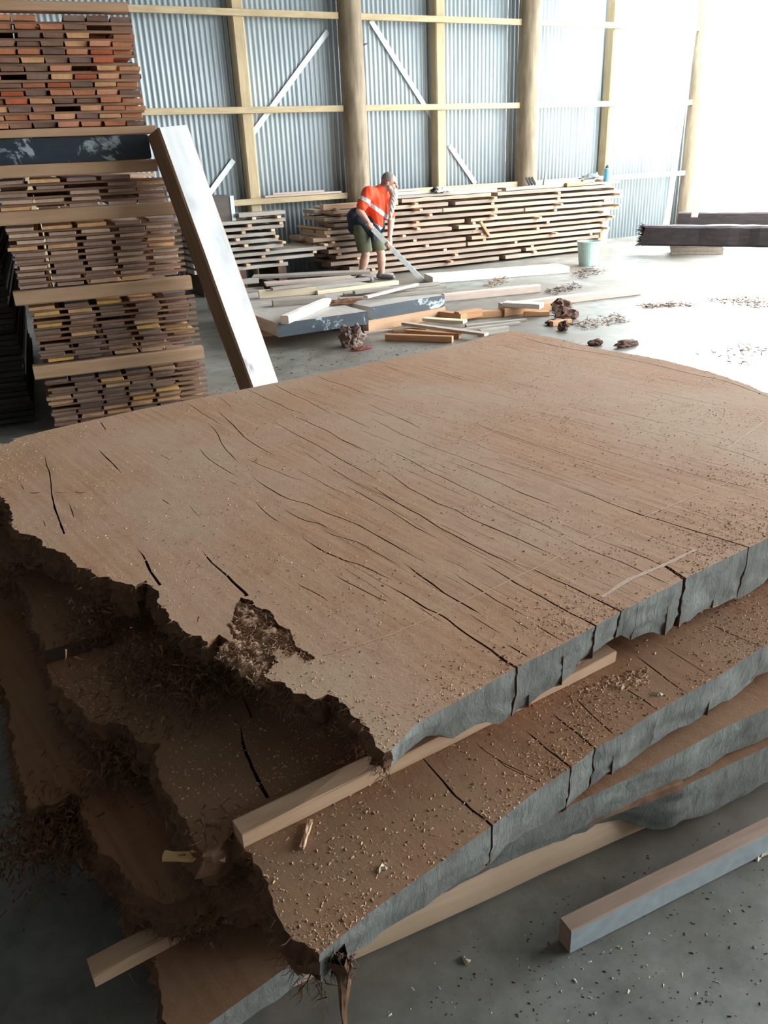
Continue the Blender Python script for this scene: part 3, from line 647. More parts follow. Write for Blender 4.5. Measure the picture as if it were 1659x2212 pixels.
# strips, bearer and loose bits in the stack
def strip(a, b, z, W, T, mat, label, name='sticker_strip', cat='wood strip', group=None, **kw):
    A = Z(*a, z); B = Z(*b, z); d = (B-A)/np.linalg.norm(B-A); n = np.array([-d[1], d[0], 0]); off = n*W/2*(1 if n[1] > 0 else -1)
    return plank(name, A+off, B+off, W, T, [mat, mat], label, cat, group, **kw)
strip((528,1834), (1330,1432), Z2, 0.048, 0.036, M_STICK, 'pale wooden spacer strip between the top slab and the second slab', seg=8)
strip((207,2134), (640,1905), Z4, 0.050, 0.030, M_STICK, 'wooden spacer strip lying on the lowest slab at the dark lower left', seg=6)
strip((100,1434), (246,1392), Z2, 0.030, 0.022, M_FIBRE_DK, 'short dark strip lying on the shaded left of the second slab')
strip((1180,1818), (1474,1708), Z4, 0.075, 0.028, M_FIBRE, 'brown board stub poking out above the lowest slab', name='board_stub', cat='board')
strip((585,2160), (1615,1694), 0.0, 0.10, 0.095, M_BEARER, 'long pale bearer on the concrete under the lowest slab', name='bearer', cat='bearer', seg=10)

strip((350,1862), (486,1866), Z3+0.12, 0.016, 0.008, M_OCHRE, 'bright ochre splinter caught on the bark edge', name='splinter', cat='splinter', wave=0.004)
strip((657,1836), (676,1776), Z2+0.001, 0.008, 0.006, M_CRUMB, 'thin pale splinter on the dusty second slab', name='splinter', cat='splinter')
# sawdust on the slabs
def dust(name, O, K, z, n, seed, ylim, near, label, size=(.0012, .0038), mat=M_CRUMB):
    rs = np.random.RandomState(seed); lo, hi = O.min(0), O.max(0); hi[1] = min(hi[1], ylim); P = []
    E = np.array([O[i] for i in range(len(O)) if K[i] == 'e' and O[i][1] < 2.0])
    while len(P) < n:
        q = lo+(hi-lo)*rs.rand(4000, 2); q = q[in_poly(q, O)]
        d = np.sqrt(((q[:, None]-E[None, ::2])**2).sum(2)).min(1)
        pr = 0.14+near*np.exp(-d/0.10)
        cl = np.array([0.5+noise.noise(Vector((a*4, b*4, z))) for a, b in q]); pr = pr*np.clip(cl*1.6, 0.1, 2)
        P += [tuple(t) for t in q[rs.rand(len(q)) < pr]]
    P = np.array(P[:n]); V, Fc = crumbs(np.column_stack([P, np.full(n, z)]), rs.uniform(*size, n)*rs.uniform(.5, 1.3, n), seed)
    return tag(mesh_obj(name, V, Fc, mat), label, 'sawdust', kind='stuff')
dust('sawdust_crumbs', oo1, kk1, Z1, 20000, 21, 4.6, 1.6, 'sawdust crumbs scattered over the topmost slab')
dust('sawdust_crumbs', oo2, kk2, Z2, 12000, 22, 2.0, 0.6, 'sawdust crumbs and chips over the second slab', size=(.0014, .0048))
def scatter(px, z, n, seed, size, label, mat, name='wood_chips', flat=.6, cat='wood chips'):
    rs = np.random.RandomState(seed); poly = np.array(px, float); lo, hi = poly.min(0), poly.max(0); P = []
    while len(P) < n:
        q = lo+(hi-lo)*rs.rand(500, 2); P += [tuple(t) for t in q[in_poly(q, poly)]]
    W3 = np.array([Z(a, b, z) for a, b in P[:n]]); V, Fc = crumbs(W3, rs.uniform(*size, n)*rs.uniform(.4, 1.2, n), seed, flat)
    return tag(mesh_obj(name, V, Fc, mat), label, cat, kind='stuff')
scatter([(900,2212),(1000,2030),(1659,1730),(1659,2212)], 0, 330, 31, (.0015, .005), 'dark bark crumbs over the concrete at lower right', M_CHIPDK)
scatter([(800,2212),(900,2090),(1659,1760),(1659,2212)], 0, 90, 32, (.002, .007), 'pale wood flakes over the concrete at lower right', M_CHIPLT)
scatter([(1400,1290+150),(1300,1465),(1240,1500),(1400,1480)], Z2, 200, 33, (.003, .010), 'heap of crumbs fallen under the bitten slab end', M_CRUMB)
def flake(px, py, z, s, label, mat, seed):
    V, Fc = crumbs([(0, 0, 0)], [s], seed, .7); V2, F2 = crumbs([(s*.3, -s*.2, s*.1)], [s*.7], seed+1, .8)
    Fc = list(Fc)+[tuple(i+len(V) for i in f) for f in F2]; o = mesh_obj('wood_flake', V+V2, Fc, mat); o.location = Z(px, py, z); tag(o, label, 'wood flake')
flake(1640, 1842, 0, .035, 'large pale flake on the concrete beside the floor timber', M_CHIPLT, 3)
flake(1005, 2076, 0, .014, 'small pale flake alone on the concrete in front of the bearer', M_CHIPLT, 5)
flake(822, 1876, Z2, .012, 'tiny cream pebble-like chip on the dusty second slab', M_CHIPLT, 7)
flake(1418, 1500, Z2, .014, 'cream chip on the second slab below the bitten end', M_CHIPLT, 8)
# ================================================================== TALL STACK OF BOARD PACKS (left)
SA = math.radians(-6.0); SQ = Vector((1.484, 5.684, 0))
SM = Matrix.Translation(SQ) @ Matrix.Rotation(SA, 4, 'Z')     # local x along the front, local y into the stack
HU_LOW = [tuple(min(1.3, k*1.22) for k in h) for h in [(.50,.40,.38),(.78,.64,.58),(.62,.50,.46),(1.05,.72,.42),(.42,.33,.31),(.85,.72,.64),(.58,.47,.44),(.70,.55,.47),(.46,.37,.36),(.92,.66,.44)]]
HU_DK = [(.34,.28,.27),(.46,.37,.34),(.95,.66,.40),(.40,.30,.28),(.55,.44,.40),(.30,.24,.24),(.80,.60,.42),(.50,.34,.28),(1.05,.74,.30),(.38,.30,.29)]
HU_UP = [(.80,.40,.26),(.40,.27,.23),(.92,.55,.36),(.30,.22,.21),(.72,.33,.20),(1.0,.66,.40),(.50,.32,.26),(.86,.45,.30),(.36,.27,.26),(.75,.22,.12)]
M_LOW = wood('board_greyed', (0.50, 0.42, 0.35), (0.64, 0.55, 0.47), hues=HU_LOW, blotch=.2)
M_LOWD = wood('board_dark_mixed', (0.50, 0.42, 0.35), (0.64, 0.55, 0.47), hues=HU_DK, blotch=.2)
M_UP = wood('board_red_mixed', (0.52, 0.42, 0.34), (0.66, 0.55, 0.46), hues=HU_UP, blotch=.2)
M_BRN = wood('brown_packing_strip', (0.24, 0.13, 0.075), (0.34, 0.20, 0.12))
M_BEAR2 = wood('reddish_bearer', (0.44, 0.265, 0.155), (0.54, 0.35, 0.22))
def variants(name, L, W, T, mat, n, seed, jit=.0025):
    return [plank_mesh(name, L*random.uniform(.96, 1), W*random.uniform(.94, 1.05), T*random.uniform(.92, 1.06), [mat, mat], seed+i, seg=3, jit=jit, chip=.006) for i in range(n)]
def ends_in(me, m):   # plank along local +y of the stack
    return None
RZ90 = Matrix.Rotation(math.radians(90), 4, 'Z')
def pack(z0, rows, pitch, cols, cw, gap, u0, meshes, what, where, group, back=.0, miss=.06, sm=None, rightback=0.10, seed=1):
    rs = random.Random(seed)
    for r in range(rows):
        z = z0+r*pitch; sh = rs.uniform(-.02, .02); cnt = 0; row = ORD[rows-r] if rows-r > 1 else 'top'
        rowt = 'top row' if rows-r == 1 else row+' row down'
        for c in range(cols):
            gone = rs.random() < miss; cnt += 1
            u = u0-(c+.5)*(cw+gap)+sh+rs.uniform(-gap*.4, gap*.4)
            d = back+rs.uniform(0, .022)+(rs.uniform(.3, 1)*rightback if c == 0 else 0)+(rs.uniform(.25, .5) if gone else 0)
            o = inst('sawn_board', rs.choice(meshes), None, SM @ Matrix.Translation((u, d, z)) @ RZ90 @ Matrix.Rotation(rs.uniform(-.006, .006) if gap > .02 else rs.uniform(-.0005, .0005), 4, 'Z'))
            tag(o, '%s in %s, %s, %s from right' % (what, where, rowt, ORD[cnt]), 'board', group)
        if sm is not None and r < rows-1:
            o = inst('sticker_strip', sm, None, SM @ Matrix.Translation((u0-cols*(cw+gap)+.01, back+.035+rs.uniform(0, .015), z+pitch-0.0165)))
            tag(o, 'thin brown strip in %s, above its %s' % (where, rowt), 'wood strip', 'thin strips in the tall stack')
sm_low = plank_mesh('sticker_strip', 1.07, .028, .0155, [M_BRN, M_BRN], 4, seg=4, jit=.0008)
low = variants('sawn_board', 3.1, .172, .0215, M_LOW, 5, 60); lowd = variants('sawn_board', 3.1, .155, .0215, M_LOWD, 5, 70); up = variants('sawn_board', 3.1, .122, .027, M_UP, 5, 80)
TS = 'tall stack at left'
pack(.03, 9, .0375, 6, .160, .018, .02, lowd, 'dark board', 'lowest pack of tall stack', 'boards in the lowest pack', miss=.07, sm=sm_low, seed=1)
pack(.475, 10, .0378, 5, .168, .045, .01, lowd, 'mixed dark board', 'pack second from floor', 'boards in the second pack', miss=.05, sm=sm_low, seed=2)
pack(.955, 10, .0388, 5, .172, .042, -.02, low, 'greyed board', 'pack third from floor', 'boards in the third pack', miss=.04, sm=sm_low, seed=3)
pack(1.425, 5, .0378, 5, .165, .045, -.05, low, 'greyed board', 'thin pack under the dark slab', 'boards in the thin pack', miss=.10, sm=sm_low, seed=4)
pack(1.885, 14, .0432, 8, .128, .008, -.13, up, 'reddish board', 'top pack of tall stack', 'boards in the top pack', miss=.07, sm=sm_low, rightback=.06, seed=5)
def sbear(u0, u1, z, W, T, label, mats=None, y=-.02, name='pack_bearer', cat='bearer', **kw):
    A = SM @ Vector((u0, y+W/2, z)); B = SM @ Vector((u1, y+W/2, z)); return plank(name, A, B, W, T, mats or [M_BEAR2, M_BEAR2], label, cat, **kw)
G = 'bearers of the tall stack'
sbear(-1.10, .03, .372, .10, .088, 'lowest reddish bearer across the tall stack at left', group=G)
sbear(-1.12, .01, .857, .10, .088, 'reddish bearer second from the floor in the tall stack', group=G)
sbear(-1.14, -.03, 1.343, .10, .080, 'reddish bearer third from the floor in the tall stack', group=G)
sbear(-1.25, -.11, 1.612, .11, .072, 'reddish bearer right under the dark-ended slab in the tall stack', group=G)
sbear(-1.25, -.09, 1.832, .11, .046, 'reddish bearer lying on the dark-ended slab in the tall stack', group=G)
sbear(-1.25, -.15, 2.492, .11, .05, 'reddish bearer on top of the tall stack', group=G)
sd = plank_mesh('thick_slab', 3.0, 1.15, .142, [M_FIBRE, M_SEAL], 11, seg=5, jit=.003)
o = inst('thick_slab', sd, None, SM @ Matrix.Translation((-.135-.575, 0.0, 1.686)) @ RZ90); tag(o, 'thick slab with a dark painted end in the tall stack', 'slab')
# neighbouring stack further left, set close to block light; boards coloured near-black for shade
M_SHADEW = wood('shade_dark_board', (.03, .026, .024), (.055, .046, .042))
nb = variants('sawn_board', 2.6, .40, .0315, M_SHADEW, 3, 90)
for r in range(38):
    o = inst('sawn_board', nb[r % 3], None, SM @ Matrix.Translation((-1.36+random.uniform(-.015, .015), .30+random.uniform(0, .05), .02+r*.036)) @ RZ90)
    tag(o, 'board coloured near-black for shade in the neighbouring stack at the far left edge', 'board', 'boards in the neighbouring stack')

M_PINKT = wood('pinkish_brown_timber', (0.30, 0.20, 0.15), (0.40, 0.28, 0.22)); M_PALE2 = plain('pale_bluish_timber_side', (.33, .37, .385), .8, var=.15, scale=30)  # one side paler and bluer than the pinkish-brown faces
# leaning square beam, daylight on its right face painted in as a pale colour
def beam_section(name, foot, top, nw, W, W2, mats, label, cat):
    foot = Vector(foot); top = Vector(top); t = (top-foot).normalized(); nw = Vector(nw); nw = (nw-t*nw.dot(t)).normalized(); nb2 = t.cross(nw)
    V = []; Fc = []; seg = 10; c = min(W, W2)*.07
    ring = [(-W/2+c, -W2/2), (W/2-c, -W2/2), (W/2, -W2/2+c), (W/2, W2/2-c), (W/2-c, W2/2), (-W/2+c, W2/2), (-W/2, W2/2-c), (-W/2, -W2/2+c)]
    L = (top-foot).length; mi = []
    for i in range(seg+1):
        for a, b in ring: V.append((L*i/seg, a+random.uniform(-.01, .01)*W2, b+random.uniform(-.01, .01)*W2))
    for i in range(seg):
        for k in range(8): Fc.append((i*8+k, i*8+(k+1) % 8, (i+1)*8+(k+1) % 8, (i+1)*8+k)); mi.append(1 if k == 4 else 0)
    Fc += [tuple(range(8))[::-1], tuple(range(seg*8, seg*8+8))]; mi += [0, 0]
    o = mesh_obj(name, V, Fc, mats, mi=mi)
    m = Matrix.Identity(4); m.col[0][:3] = t; m.col[1][:3] = nb2*(-1); m.col[2][:3] = nw; m.col[3][:3] = foot
    if m.to_3x3().determinant() < 0: m.col[1][:3] = nb2
    o.matrix_world = m; return tag(o, label, cat)
foot = Z(598, 935, 0.0); tp = SM @ Vector((-.005, -.13, 1.845))
tp = np.array(F(362, 283, float(np.dot(np.array(tp), _hf))))
ft = np.array(Z(588, 912, 0.02))
beam_section('leaning_beam', ft, tp, 0.72*_hr-0.69*_hf, .225, .155, [M_BRN, M_LITFACE], 'square beam, its lit face coloured pale, leaning against the tall stack', 'beam')

A = Z(1231, 2062, 0); B = Z(1730, 1807, 0); d = (B-A)/np.linalg.norm(B-A); n = np.array([-d[1], d[0], 0])
beam_section('floor_timber', A+n*.021+np.array([0, 0, .037]), B+n*.021+np.array([0, 0, .037]), -n, .072, .042, [M_PINKT, M_PALE2], 'square timber with a pale side lying on the concrete in front of the stack', 'timber')
# ================================================================== MIDDLE FLOOR
ZS = .255
def thick(front_l, front_r, left_back, L, T, label, zt=ZS):
    A = Z(*front_l, zt); B = Z(*front_r, zt); C = Z(*left_back, zt); w = float(np.linalg.norm(B-A)); d = (B-A)/w; n = np.array([-d[1], d[0], 0])
    me = plank_mesh('thick_slab', L, w, T, [M_DUSTY, M_SEAL], int(w*1000), seg=6, jit=.003)
    m = Matrix.Identity(4); m.col[0][:3] = n; m.col[1][:3] = -d; m.col[2][:3] = (0, 0, 1); mid = (A+B)/2; m.col[3][:3] = (mid[0], mid[1], zt-T)
    o = inst('thick_slab', me, None, m); tag(o, label, 'slab', 'dark-ended slabs on the floor'); return A, d, n, w
M_DUSTY = wood('dusty_slab_top', (0.36, 0.33, 0.30), (0.46, 0.43, 0.39), stretch=(2, 9, 9), blotch=.2)
A1, d1, n1, w1 = thick((598, 700), (795, 672), (528, 669), 2.0, .125, 'thick slab with a dark scuffed end lying low, nearest the leaning beam')
A2, d2, n2, w2 = thick((799, 664), (960, 637), (528, 669), 1.75, .125, 'thick slab with a dark end under the weathered boards')
for k, (A, d, n, w, lab) in enumerate(((A1, d1, n1, w1, 'dark bearer under the slab nearest the leaning beam'), (A2, d2, n2, w2, 'orange bearer under the slab with weathered boards'))):
    for j, off in enumerate((.06 if k else .75, 1.5)):
        P = A+n*off-d*.02; Q = A+n*off+d*(w+.02); P[2] = Q[2] = 0.0
        plank('floor_bearer', P, Q, .10, .13, [M_BEAR2, M_BEAR2] if k else [M_BRN, M_BRN], lab+(', front one' if j == 0 else ', rear one'), 'bearer')
GREYW = wood('weathered_board', (0.26, 0.23, 0.20), (0.38, 0.34, 0.295)); PALEW = wood('pale_yellow_timber', (0.56, 0.47, 0.33), (0.68, 0.59, 0.44))
WHITEW = wood('whitish_timber', (0.66, 0.63, 0.58), (0.76, 0.73, 0.68)); PINKW = wood('pinkish_board', (0.42, 0.33, 0.28), (0.54, 0.43, 0.37)); ORW = wood('fresh_orange_offcut', (0.40, 0.20, 0.10), (0.50, 0.28, 0.15))
def pstrip(a, b, z, W, T, mat, label, name='timber', cat='timber', **kw): return strip(a, b, z, W, T, mat, label, name, cat, **kw)
pstrip((561, 646), (684, 636), ZS, .10, .085, PALEW, 'pale yellow timber at the left end of the boards on the dark-ended slabs')
pstrip((687, 637), (862, 615), ZS, .09, .045, PALEW, 'long pale timber on the dark-ended slabs in front of the man')
pstrip((591, 664), (705, 654), ZS, .10, .065, GREYW, 'short grey-brown timber on the slab behind the whitish beam')
pstrip((624, 700), (716, 660), ZS+.002, .085, .075, WHITEW, 'bright whitish short beam lying slantwise on the dark-ended slab', name='short_beam', cat='beam')
pstrip((480, 620), (560, 612), ZS, .10, .06, GREYW, 'grey timber end beside the leaning beam on the slab back')
for k, (a, b, z, W, mt) in enumerate((((735, 652), (958, 633), ZS, .11, GREYW), ((745, 641), (965, 623), ZS, .11, GREYW), ((768, 636), (952, 616), ZS+.03, .09, GREYW), ((795, 645), (905, 617), ZS+.062, .05, PINKW), ((590, 628), (800, 606), ZS+.087, .10, GREYW))):
    pstrip(a, b, z, W, .028, mt, ['weathered board nearest the dark end of the right slab', 'weathered board lying second on the right slab', 'weathered board on top of two others on the right slab', 'narrow pinkish board slanting over the weathered boards', 'grey board laid over the long pale timber by the man'][k], name='weathered_board', cat='board', wave=.01)
pstrip((575, 619), (765, 604), .25, .22, .03, PINKW, 'wide pinkish board low behind the pale timbers', name='board', cat='board')
pstrip((545, 604), (800, 592), .25, .22, .035, GREYW, 'wide dusty board behind the pinkish one near the man', name='board', cat='board')
pstrip((470, 641), (575, 633), .19, .35, .03, GREYW, 'dusty board on the floor slab left of the pale timbers', name='board', cat='board')
for i, (px, py) in enumerate(((610, 612), (725, 602))):
    q = Z(px, py, .25); plank('board_block', (q[0], q[1]-.1, 0), (q[0], q[1]+.75, 0), .12, .248, [M_FIBRE_DK, M_FIBRE_DK], 'dark block under the boards before the man, %s' % ('left one', 'right one')[i], 'block')
def lump(name, px, py, z, size, mat, label, cat, seed, amp=.45, sub=3, parent=None):
    bm = bmesh.new(); bmesh.ops.create_icosphere(bm, subdivisions=sub, radius=1.0)
    for v in bm.verts:
        q = v.co*1.6+Vector((seed*3.3, 0, 0)); s = 1+amp*noise.fractal(q, .8, 2.1, 4)+.18*noise.noise(q*6); v.co = Vector((v.co.x*size[0]*s, v.co.y*size[1]*s, (v.co.z*s+0.75)*size[2]))
        v.co.z = max(0, v.co.z)
    me = bpy.data.meshes.new(name); bm.to_mesh(me); bm.free(); me.materials.append(mat)
    o = inst(name, me, parent); o.location = Z(px, py, z); return tag(o, label, cat)
M_LUMP = wood('torn_stump_wood', (0.09, 0.06, 0.05), (0.30, 0.22, 0.18), stretch=(5, 5, 3), bmp=1)
lump('wood_chunk', 762, 748, 0, (.10, .085, .105), M_LUMP, 'ragged dark stump chunk on the floor in front of the dark-ended slab', 'wood chunk', 6, amp=.6, sub=4)
lump('bark_piece', 783, 755, 0, (.10, .04, .02), plain('red_bark', (.16, .05, .04), .95), 'small reddish bark piece beside the stump chunk', 'bark', 2)
lump('bark_piece', 745, 657, ZS, (.16, .05, .035), plain('brown_bark', (.15, .07, .04), .95), 'brown bark lump on the slabs behind the whitish beam', 'bark', 3)
lump('bark_piece', 1352, 749, 0, (.12, .05, .035), M_CHIPDK, 'small dark bark piece on the bright floor past the slab corner', 'bark', 4)
lump('bark_piece', 1286, 745, 0, (.07, .05, .03), M_CHIPDK, 'tiny dark bark piece just beyond the far slab edge', 'bark', 14)
# offcuts on the floor
OFF = [((832,736),(976,741),0,.06,.06,ORW,'orange offcut lying nearest the big slab, left end of the heap'), ((876,724),(991,732),0,.06,.05,ORW,'orange offcut right behind the nearest one'),
 ((850,720),(920,716),0,.07,.03,M_BRN,'flat brown offcut at the left of the heap'), ((867,703),(1046,727),.045,.07,.028,PINKW,'long thin offcut slanting across the front of the heap'),
 ((1040,727),(1100,718),.0,.06,.06,GREYW,'grey stub at the right end of the slanting offcut'), ((912,694),(1000,700),.05,.10,.03,PALEW,'pale short board lying behind the slanting offcut'),
 ((945,687),(995,694),.02,.10,.07,ORW,'orange wedge block at the back left of the heap'), ((992,693),(1042,685),.02,.09,.085,ORW,'stubby orange block beside the wedge block'),
 ((1015,690),(1090,684),0,.10,.07,ORW,'orange block in the middle of the heap'), ((1090,685),(1189,672),0,.10,.09,ORW,'longest thick orange block at the right of the heap'),
 ((1133,685),(1187,683),0,.07,.05,ORW,'small bright orange block in front of the longest one'), ((1085,664),(1165,668),.09,.14,.05,WHITEW,'white board lying on top of the offcut heap'),
 ((1008,708),(1139,694),0,.05,.025,GREYW,'thin grey strip on the floor in the heap'), ((1000,716),(1125,701),0,.05,.025,GREYW,'second thin grey strip in the heap, nearer the big slab'),
 ((788,722),(852,716),0,.05,.02,PINKW,'thin stick left of the heap'), ((1195,706),(1235,700),0,.06,.05,ORW,'small block among the dark roots at the right of the heap')]
for a, b, z, W, T, mt, lab in OFF: pstrip(a, b, z, W, T, mt, lab, name='offcut', cat='offcut', seg=3)
# dark rooty debris right of the heap
def debris(px, n, seed, label, mat, ln=(.02, .07), rad=(.002, .006), h=.03):
    rs = np.random.RandomState(seed); poly = np.array(px, float); lo, hi = poly.min(0), poly.max(0); P = []
    while len(P) < n:
        q = lo+(hi-lo)*rs.rand(400, 2); P += [tuple(t) for t in q[in_poly(q, poly)]]
    P3 = np.array([Z(a, b, 0.004) for a, b in P[:n]]); P3[:, 2] += rs.rand(n)**2*h; D = rs.normal(0, 1, (n, 3)); D[:, 2] = np.abs(D[:, 2])*.25
    V, Fc = spikes(P3, D, rs.uniform(*ln, n), rs.uniform(*rad, n), seed); return tag(mesh_obj('bark_debris', V, Fc, mat), label, 'debris', kind='stuff')
debris([(1195,690),(1215,655),(1235,660),(1240,690),(1222,722),(1205,715)], 90, 51, 'loose dark roots at the right end of the offcuts', M_CHIPDK, ln=(.03, .12), rad=(.003, .009), h=.05)
for i, (px, py, sz) in enumerate(((1212, 668, (.10, .07, .06)), (1222, 690, (.12, .08, .07)), (1216, 714, (.05, .05, .05)), (1198, 700, (.09, .06, .03)))):
    lump('bark_piece', px, py, 0, sz, M_CHIPDK if i < 3 else M_FIBRE, ['dark bark lump at the back of the root litter', 'largest dark bark lump in the root litter', 'small black bark lump touching the far slab corner', 'brown bark lump at the left of the root litter'][i], 'bark', 20+i, amp=.7)
debris([(1235,700),(1330,680),(1360,695),(1260,715)], 210, 52, 'low drift of brown fibres on the floor right of the root heap', M_FIBRE)
debris([(1370,662),(1480,655),(1515,662),(1400,668)], 210, 53, 'line of brown crumbs across the bright floor', M_FIBRE, h=.03)
debris([(1520,650),(1600,643),(1700,662),(1700,672),(1600,662)], 330, 54, 'brown drift of bark on the bright floor at the right edge', M_FIBRE, h=.05)
debris([(1235,596),(1280,580),(1305,590),(1260,604)], 180, 55, 'brown bark litter in front of the bucket', M_CHIPDK, h=.08)
debris([(1045,618),(1075,602),(1100,608),(1060,622)], 120, 56, 'brown litter in front of the pale kerb timber', M_FIBRE, h=.06)
debris([(1170,630),(1240,612),(1260,622),(1190,638)], 180, 57, 'grey litter on the floor behind the long floor timbers', M_CHIPDK, h=.02)
debris([(1480,775),(1600,740),(1659,745),(1659,790),(1560,785)], 60, 58, 'brown litter on the bright floor past the right slab edge', M_FIBRE, ln=(.02, .08), rad=(.002, .006), h=.01)
scatter([(450,860),(560,760),(800,740),(1000,745),(700,800)], 0, 260, 34, (.006, .022), 'brown flakes on the pale floor behind the big slab', M_CHIPDK, flat=.3)
pstrip((960, 653), (1168, 632), 0, .09, .095, PINKW, 'long brown timber on the floor beside the dark-ended slabs', name='floor_timber')
pstrip((1085, 673), (1386, 637), 0, .09, .085, PINKW, 'longest brown timber on the bright floor, nearest the offcut heap', name='floor_timber')
pstrip((935, 613), (1230, 590), 0, .42, .09, WHITEW, 'long pale low timber slab on the floor before the board pile', name='pale_slab', cat='slab', wave=.02)

# ================================================================== BOARD PILES AGAINST THE WALL
YF = 11.1
def wx(px, z=.6):
    d = ray(px, 450); return float(CAM[0]+d[0]*(YF/d[1]))
M_PILE = wood('pile_board', (0.31, 0.25, 0.20), (0.44, 0.36, 0.30), hues=[(1, .92, .86), (.85, .78, .74), (1.08, .98, .88), (.92, .80, .74), (.78, .72, .68), (1.1, .95, .8)])
M_PSTICK = wood('pile_sticker', (0.52, 0.40, 0.28), (0.66, 0.52, 0.38), hues=[(1, .9, .8), (.8, .62, .5), (1.1, 1, .92), (.9, .75, .62)])
stk = [plank_mesh('sticker_strip', .95, .055, .031, [M_PSTICK, M_PSTICK], 7+i, seg=2, jit=.002) for i in range(3)]
lefts = [770, 745, 720, 712, 700, 668, 676, 690, 730, 700, 708, 862]; rights = [1300, 1312, 1296, 1318, 1305, 1322, 1315, 1335, 1322, 1344, 1338, 1318, 1335]
rp = random.Random(12); PITCHZ = .087
for k in range(12):
    z = .035+k*PITCHZ; xa, xb = wx(lefts[k]), wx(rights[k])
    for j, (yo, W) in enumerate(((0, .30), (.33, .42))):
        jit = rp.uniform(-.06, .02) if j == 0 else rp.uniform(.04, .08)
        # a layer is two lengths butted somewhere
        cut = xa+(xb-xa)*rp.uniform(.35, .65)
        for a, b in ((xa, cut-.03), (cut+.03, xb)):
            if rp.random() < .5 and (a, b) == (xa, cut-.03): b = cut+.02
            plank('pile_board', (a+rp.uniform(-.1, .1), YF+yo+W/2+jit, z), (b, YF+yo+W/2+jit+rp.uniform(-.02, .02), z), W, rp.uniform(.046, .053), [M_PILE, M_PILE], 'rough board in the long wall pile, %s, %s' % ('top layer' if k == 11 else ORD[12-k]+' layer down', ('front' if j == 0 else 'rear')+(' left length' if a == xa else ' right length')), 'board', 'boards in the long wall pile', seg=8, wave=.02, jit=.004)
    if k < 11:
        n = int((xb-xa)/1.0)
        for i in range(n):
            x = xa+.25+(xb-xa-.4)*i/max(1, n-1)+rp.uniform(-.14, .14); pr = rp.uniform(.0, .16)
            o = inst('sticker_strip', rp.choice(stk), None, Matrix.Translation((x, YF-pr+.01, z+.0535)) @ Matrix.Rotation(math.radians(90)+rp.uniform(-.15, .15), 4, 'Z'))
            tag(o, 'spacer stick end in the long wall pile, %s gap down, %s from the left' % (ORD[11-k], ORD[i+1]), 'wood strip', 'spacer sticks of the long wall pile')
ZT = .035+12*PITCHZ-.030
def ontop(px0, px1, z, W, T, yo, mat, label, **kw):
    return plank('loose_board', (wx(px0), YF+yo, z), (wx(px1), YF+yo, z), W, T, [mat, mat], label, 'board', **kw)
ontop(700, 862, ZT-.083, .12, .075, .08, M_STICK, 'thick tan board sticking out left of the man from the long pile')
ontop(858, 995, ZT+.002, .20, .035, .12, GREYW, 'grey board on the long pile just right of the man')
ontop(855, 960, ZT+.04, .22, .04, .30, PALEW, 'pale board on the long pile behind the man\'s beard')
ontop(850, 925, ZT+.085, .16, .03, .35, PINKW, 'topmost short board on the long pile beside the man\'s head')
ontop(960, 1075, ZT+.002, .16, .05, .10, PINKW, 'pinkish board on the long pile next to the white rag')
ontop(985, 1125, ZT+.055, .10, .03, .30, PALEW, 'yellowish board laid on the pinkish boards of the long pile')
ontop(1100, 1240, ZT+.002, .12, .045, .15, GREYW, 'dusty board on the middle of the long pile')
ontop(1236, 1345, ZT+.002, .20, .03, .20, PINKW, 'thin board under the bottle on the long pile')
ontop(1225, 1262, ZT+.002, .07, .06, .06, ORW, 'small orange block on the long pile')
ontop(1268, 1292, ZT+.034, .07, .06, .16, PINKW, 'small brown block under the dark cloth on the long pile')
ontop(1300, 1350, ZT+.034, .07, .035, .34, M_BRN, 'brown strip behind the bottle on the long pile')
# slanting stick against the pile
A = Y(1035, 480, YF-.02); B = Y(1055, 512, YF-.05); plank('loose_stick', A, B, .06, .04, [M_PSTICK, M_PSTICK], 'short pale stick leaning slantwise on the long pile face', 'wood strip')
# smaller pile left
sl = [610, 665, 690, 600, 585, 590, 600, 612]; 
for k in range(8):
    z = .30+k*.083; xb = wx(sl[k]); xa = wx(395)
    for j, (yo, W) in enumerate(((-.15, .34), (.22, .40))):
        plank('pile_board', (xa, YF+yo+W/2, z), (xb+rp.uniform(-.06, .02)-j*.1, YF+yo+W/2, z), W, .045, [GREYW, GREYW], 'dusty %s board in the smaller wall pile, %s' % ('front' if j == 0 else 'rear', 'top layer' if k == 7 else ORD[8-k]+' layer down'), 'board', 'boards in the smaller wall pile', seg=6, wave=.02, jit=.004)
    for i in range(3):
        x = xa+.35+(xb-xa-.45)*i/2+rp.uniform(-.1, .1)
        o = inst('sticker_strip', rp.choice(stk), None, Matrix.Translation((x, YF-.22+rp.uniform(0, .06), z+.0485)) @ Matrix.Rotation(math.radians(90), 4, 'Z')); tag(o, 'spacer stick in smaller wall pile, %s gap up, %s from the left' % (ORD[k+1], ORD[i+1]), 'wood strip', 'spacer sticks of the smaller wall pile')
for i, x in enumerate((wx(420), wx(500), wx(590))):
    plank('pile_bearer', (x, YF-.15, 0), (x, YF+.65, 0), .12, .298, [M_FIBRE_DK, M_FIBRE_DK], 'dark block under the smaller wall pile, %s' % ['beside the leaning beam', 'in the middle', 'at its right end'][i], 'block')
ontop(508, 608, .30+7*.083+.085, .22, .05, -.02, GREYW, 'grey board on top of the smaller pile')
o = plank('loose_board', Y(663, 585, 10.99)*np.array([1, 1, 0])+np.array([0, 0, .02]), Y(845, 575, 10.99)*np.array([1, 1, 0])+np.array([0, 0, .0]), .14, .04, [GREYW, GREYW], 'dusty board lying low between the two wall piles', 'board')
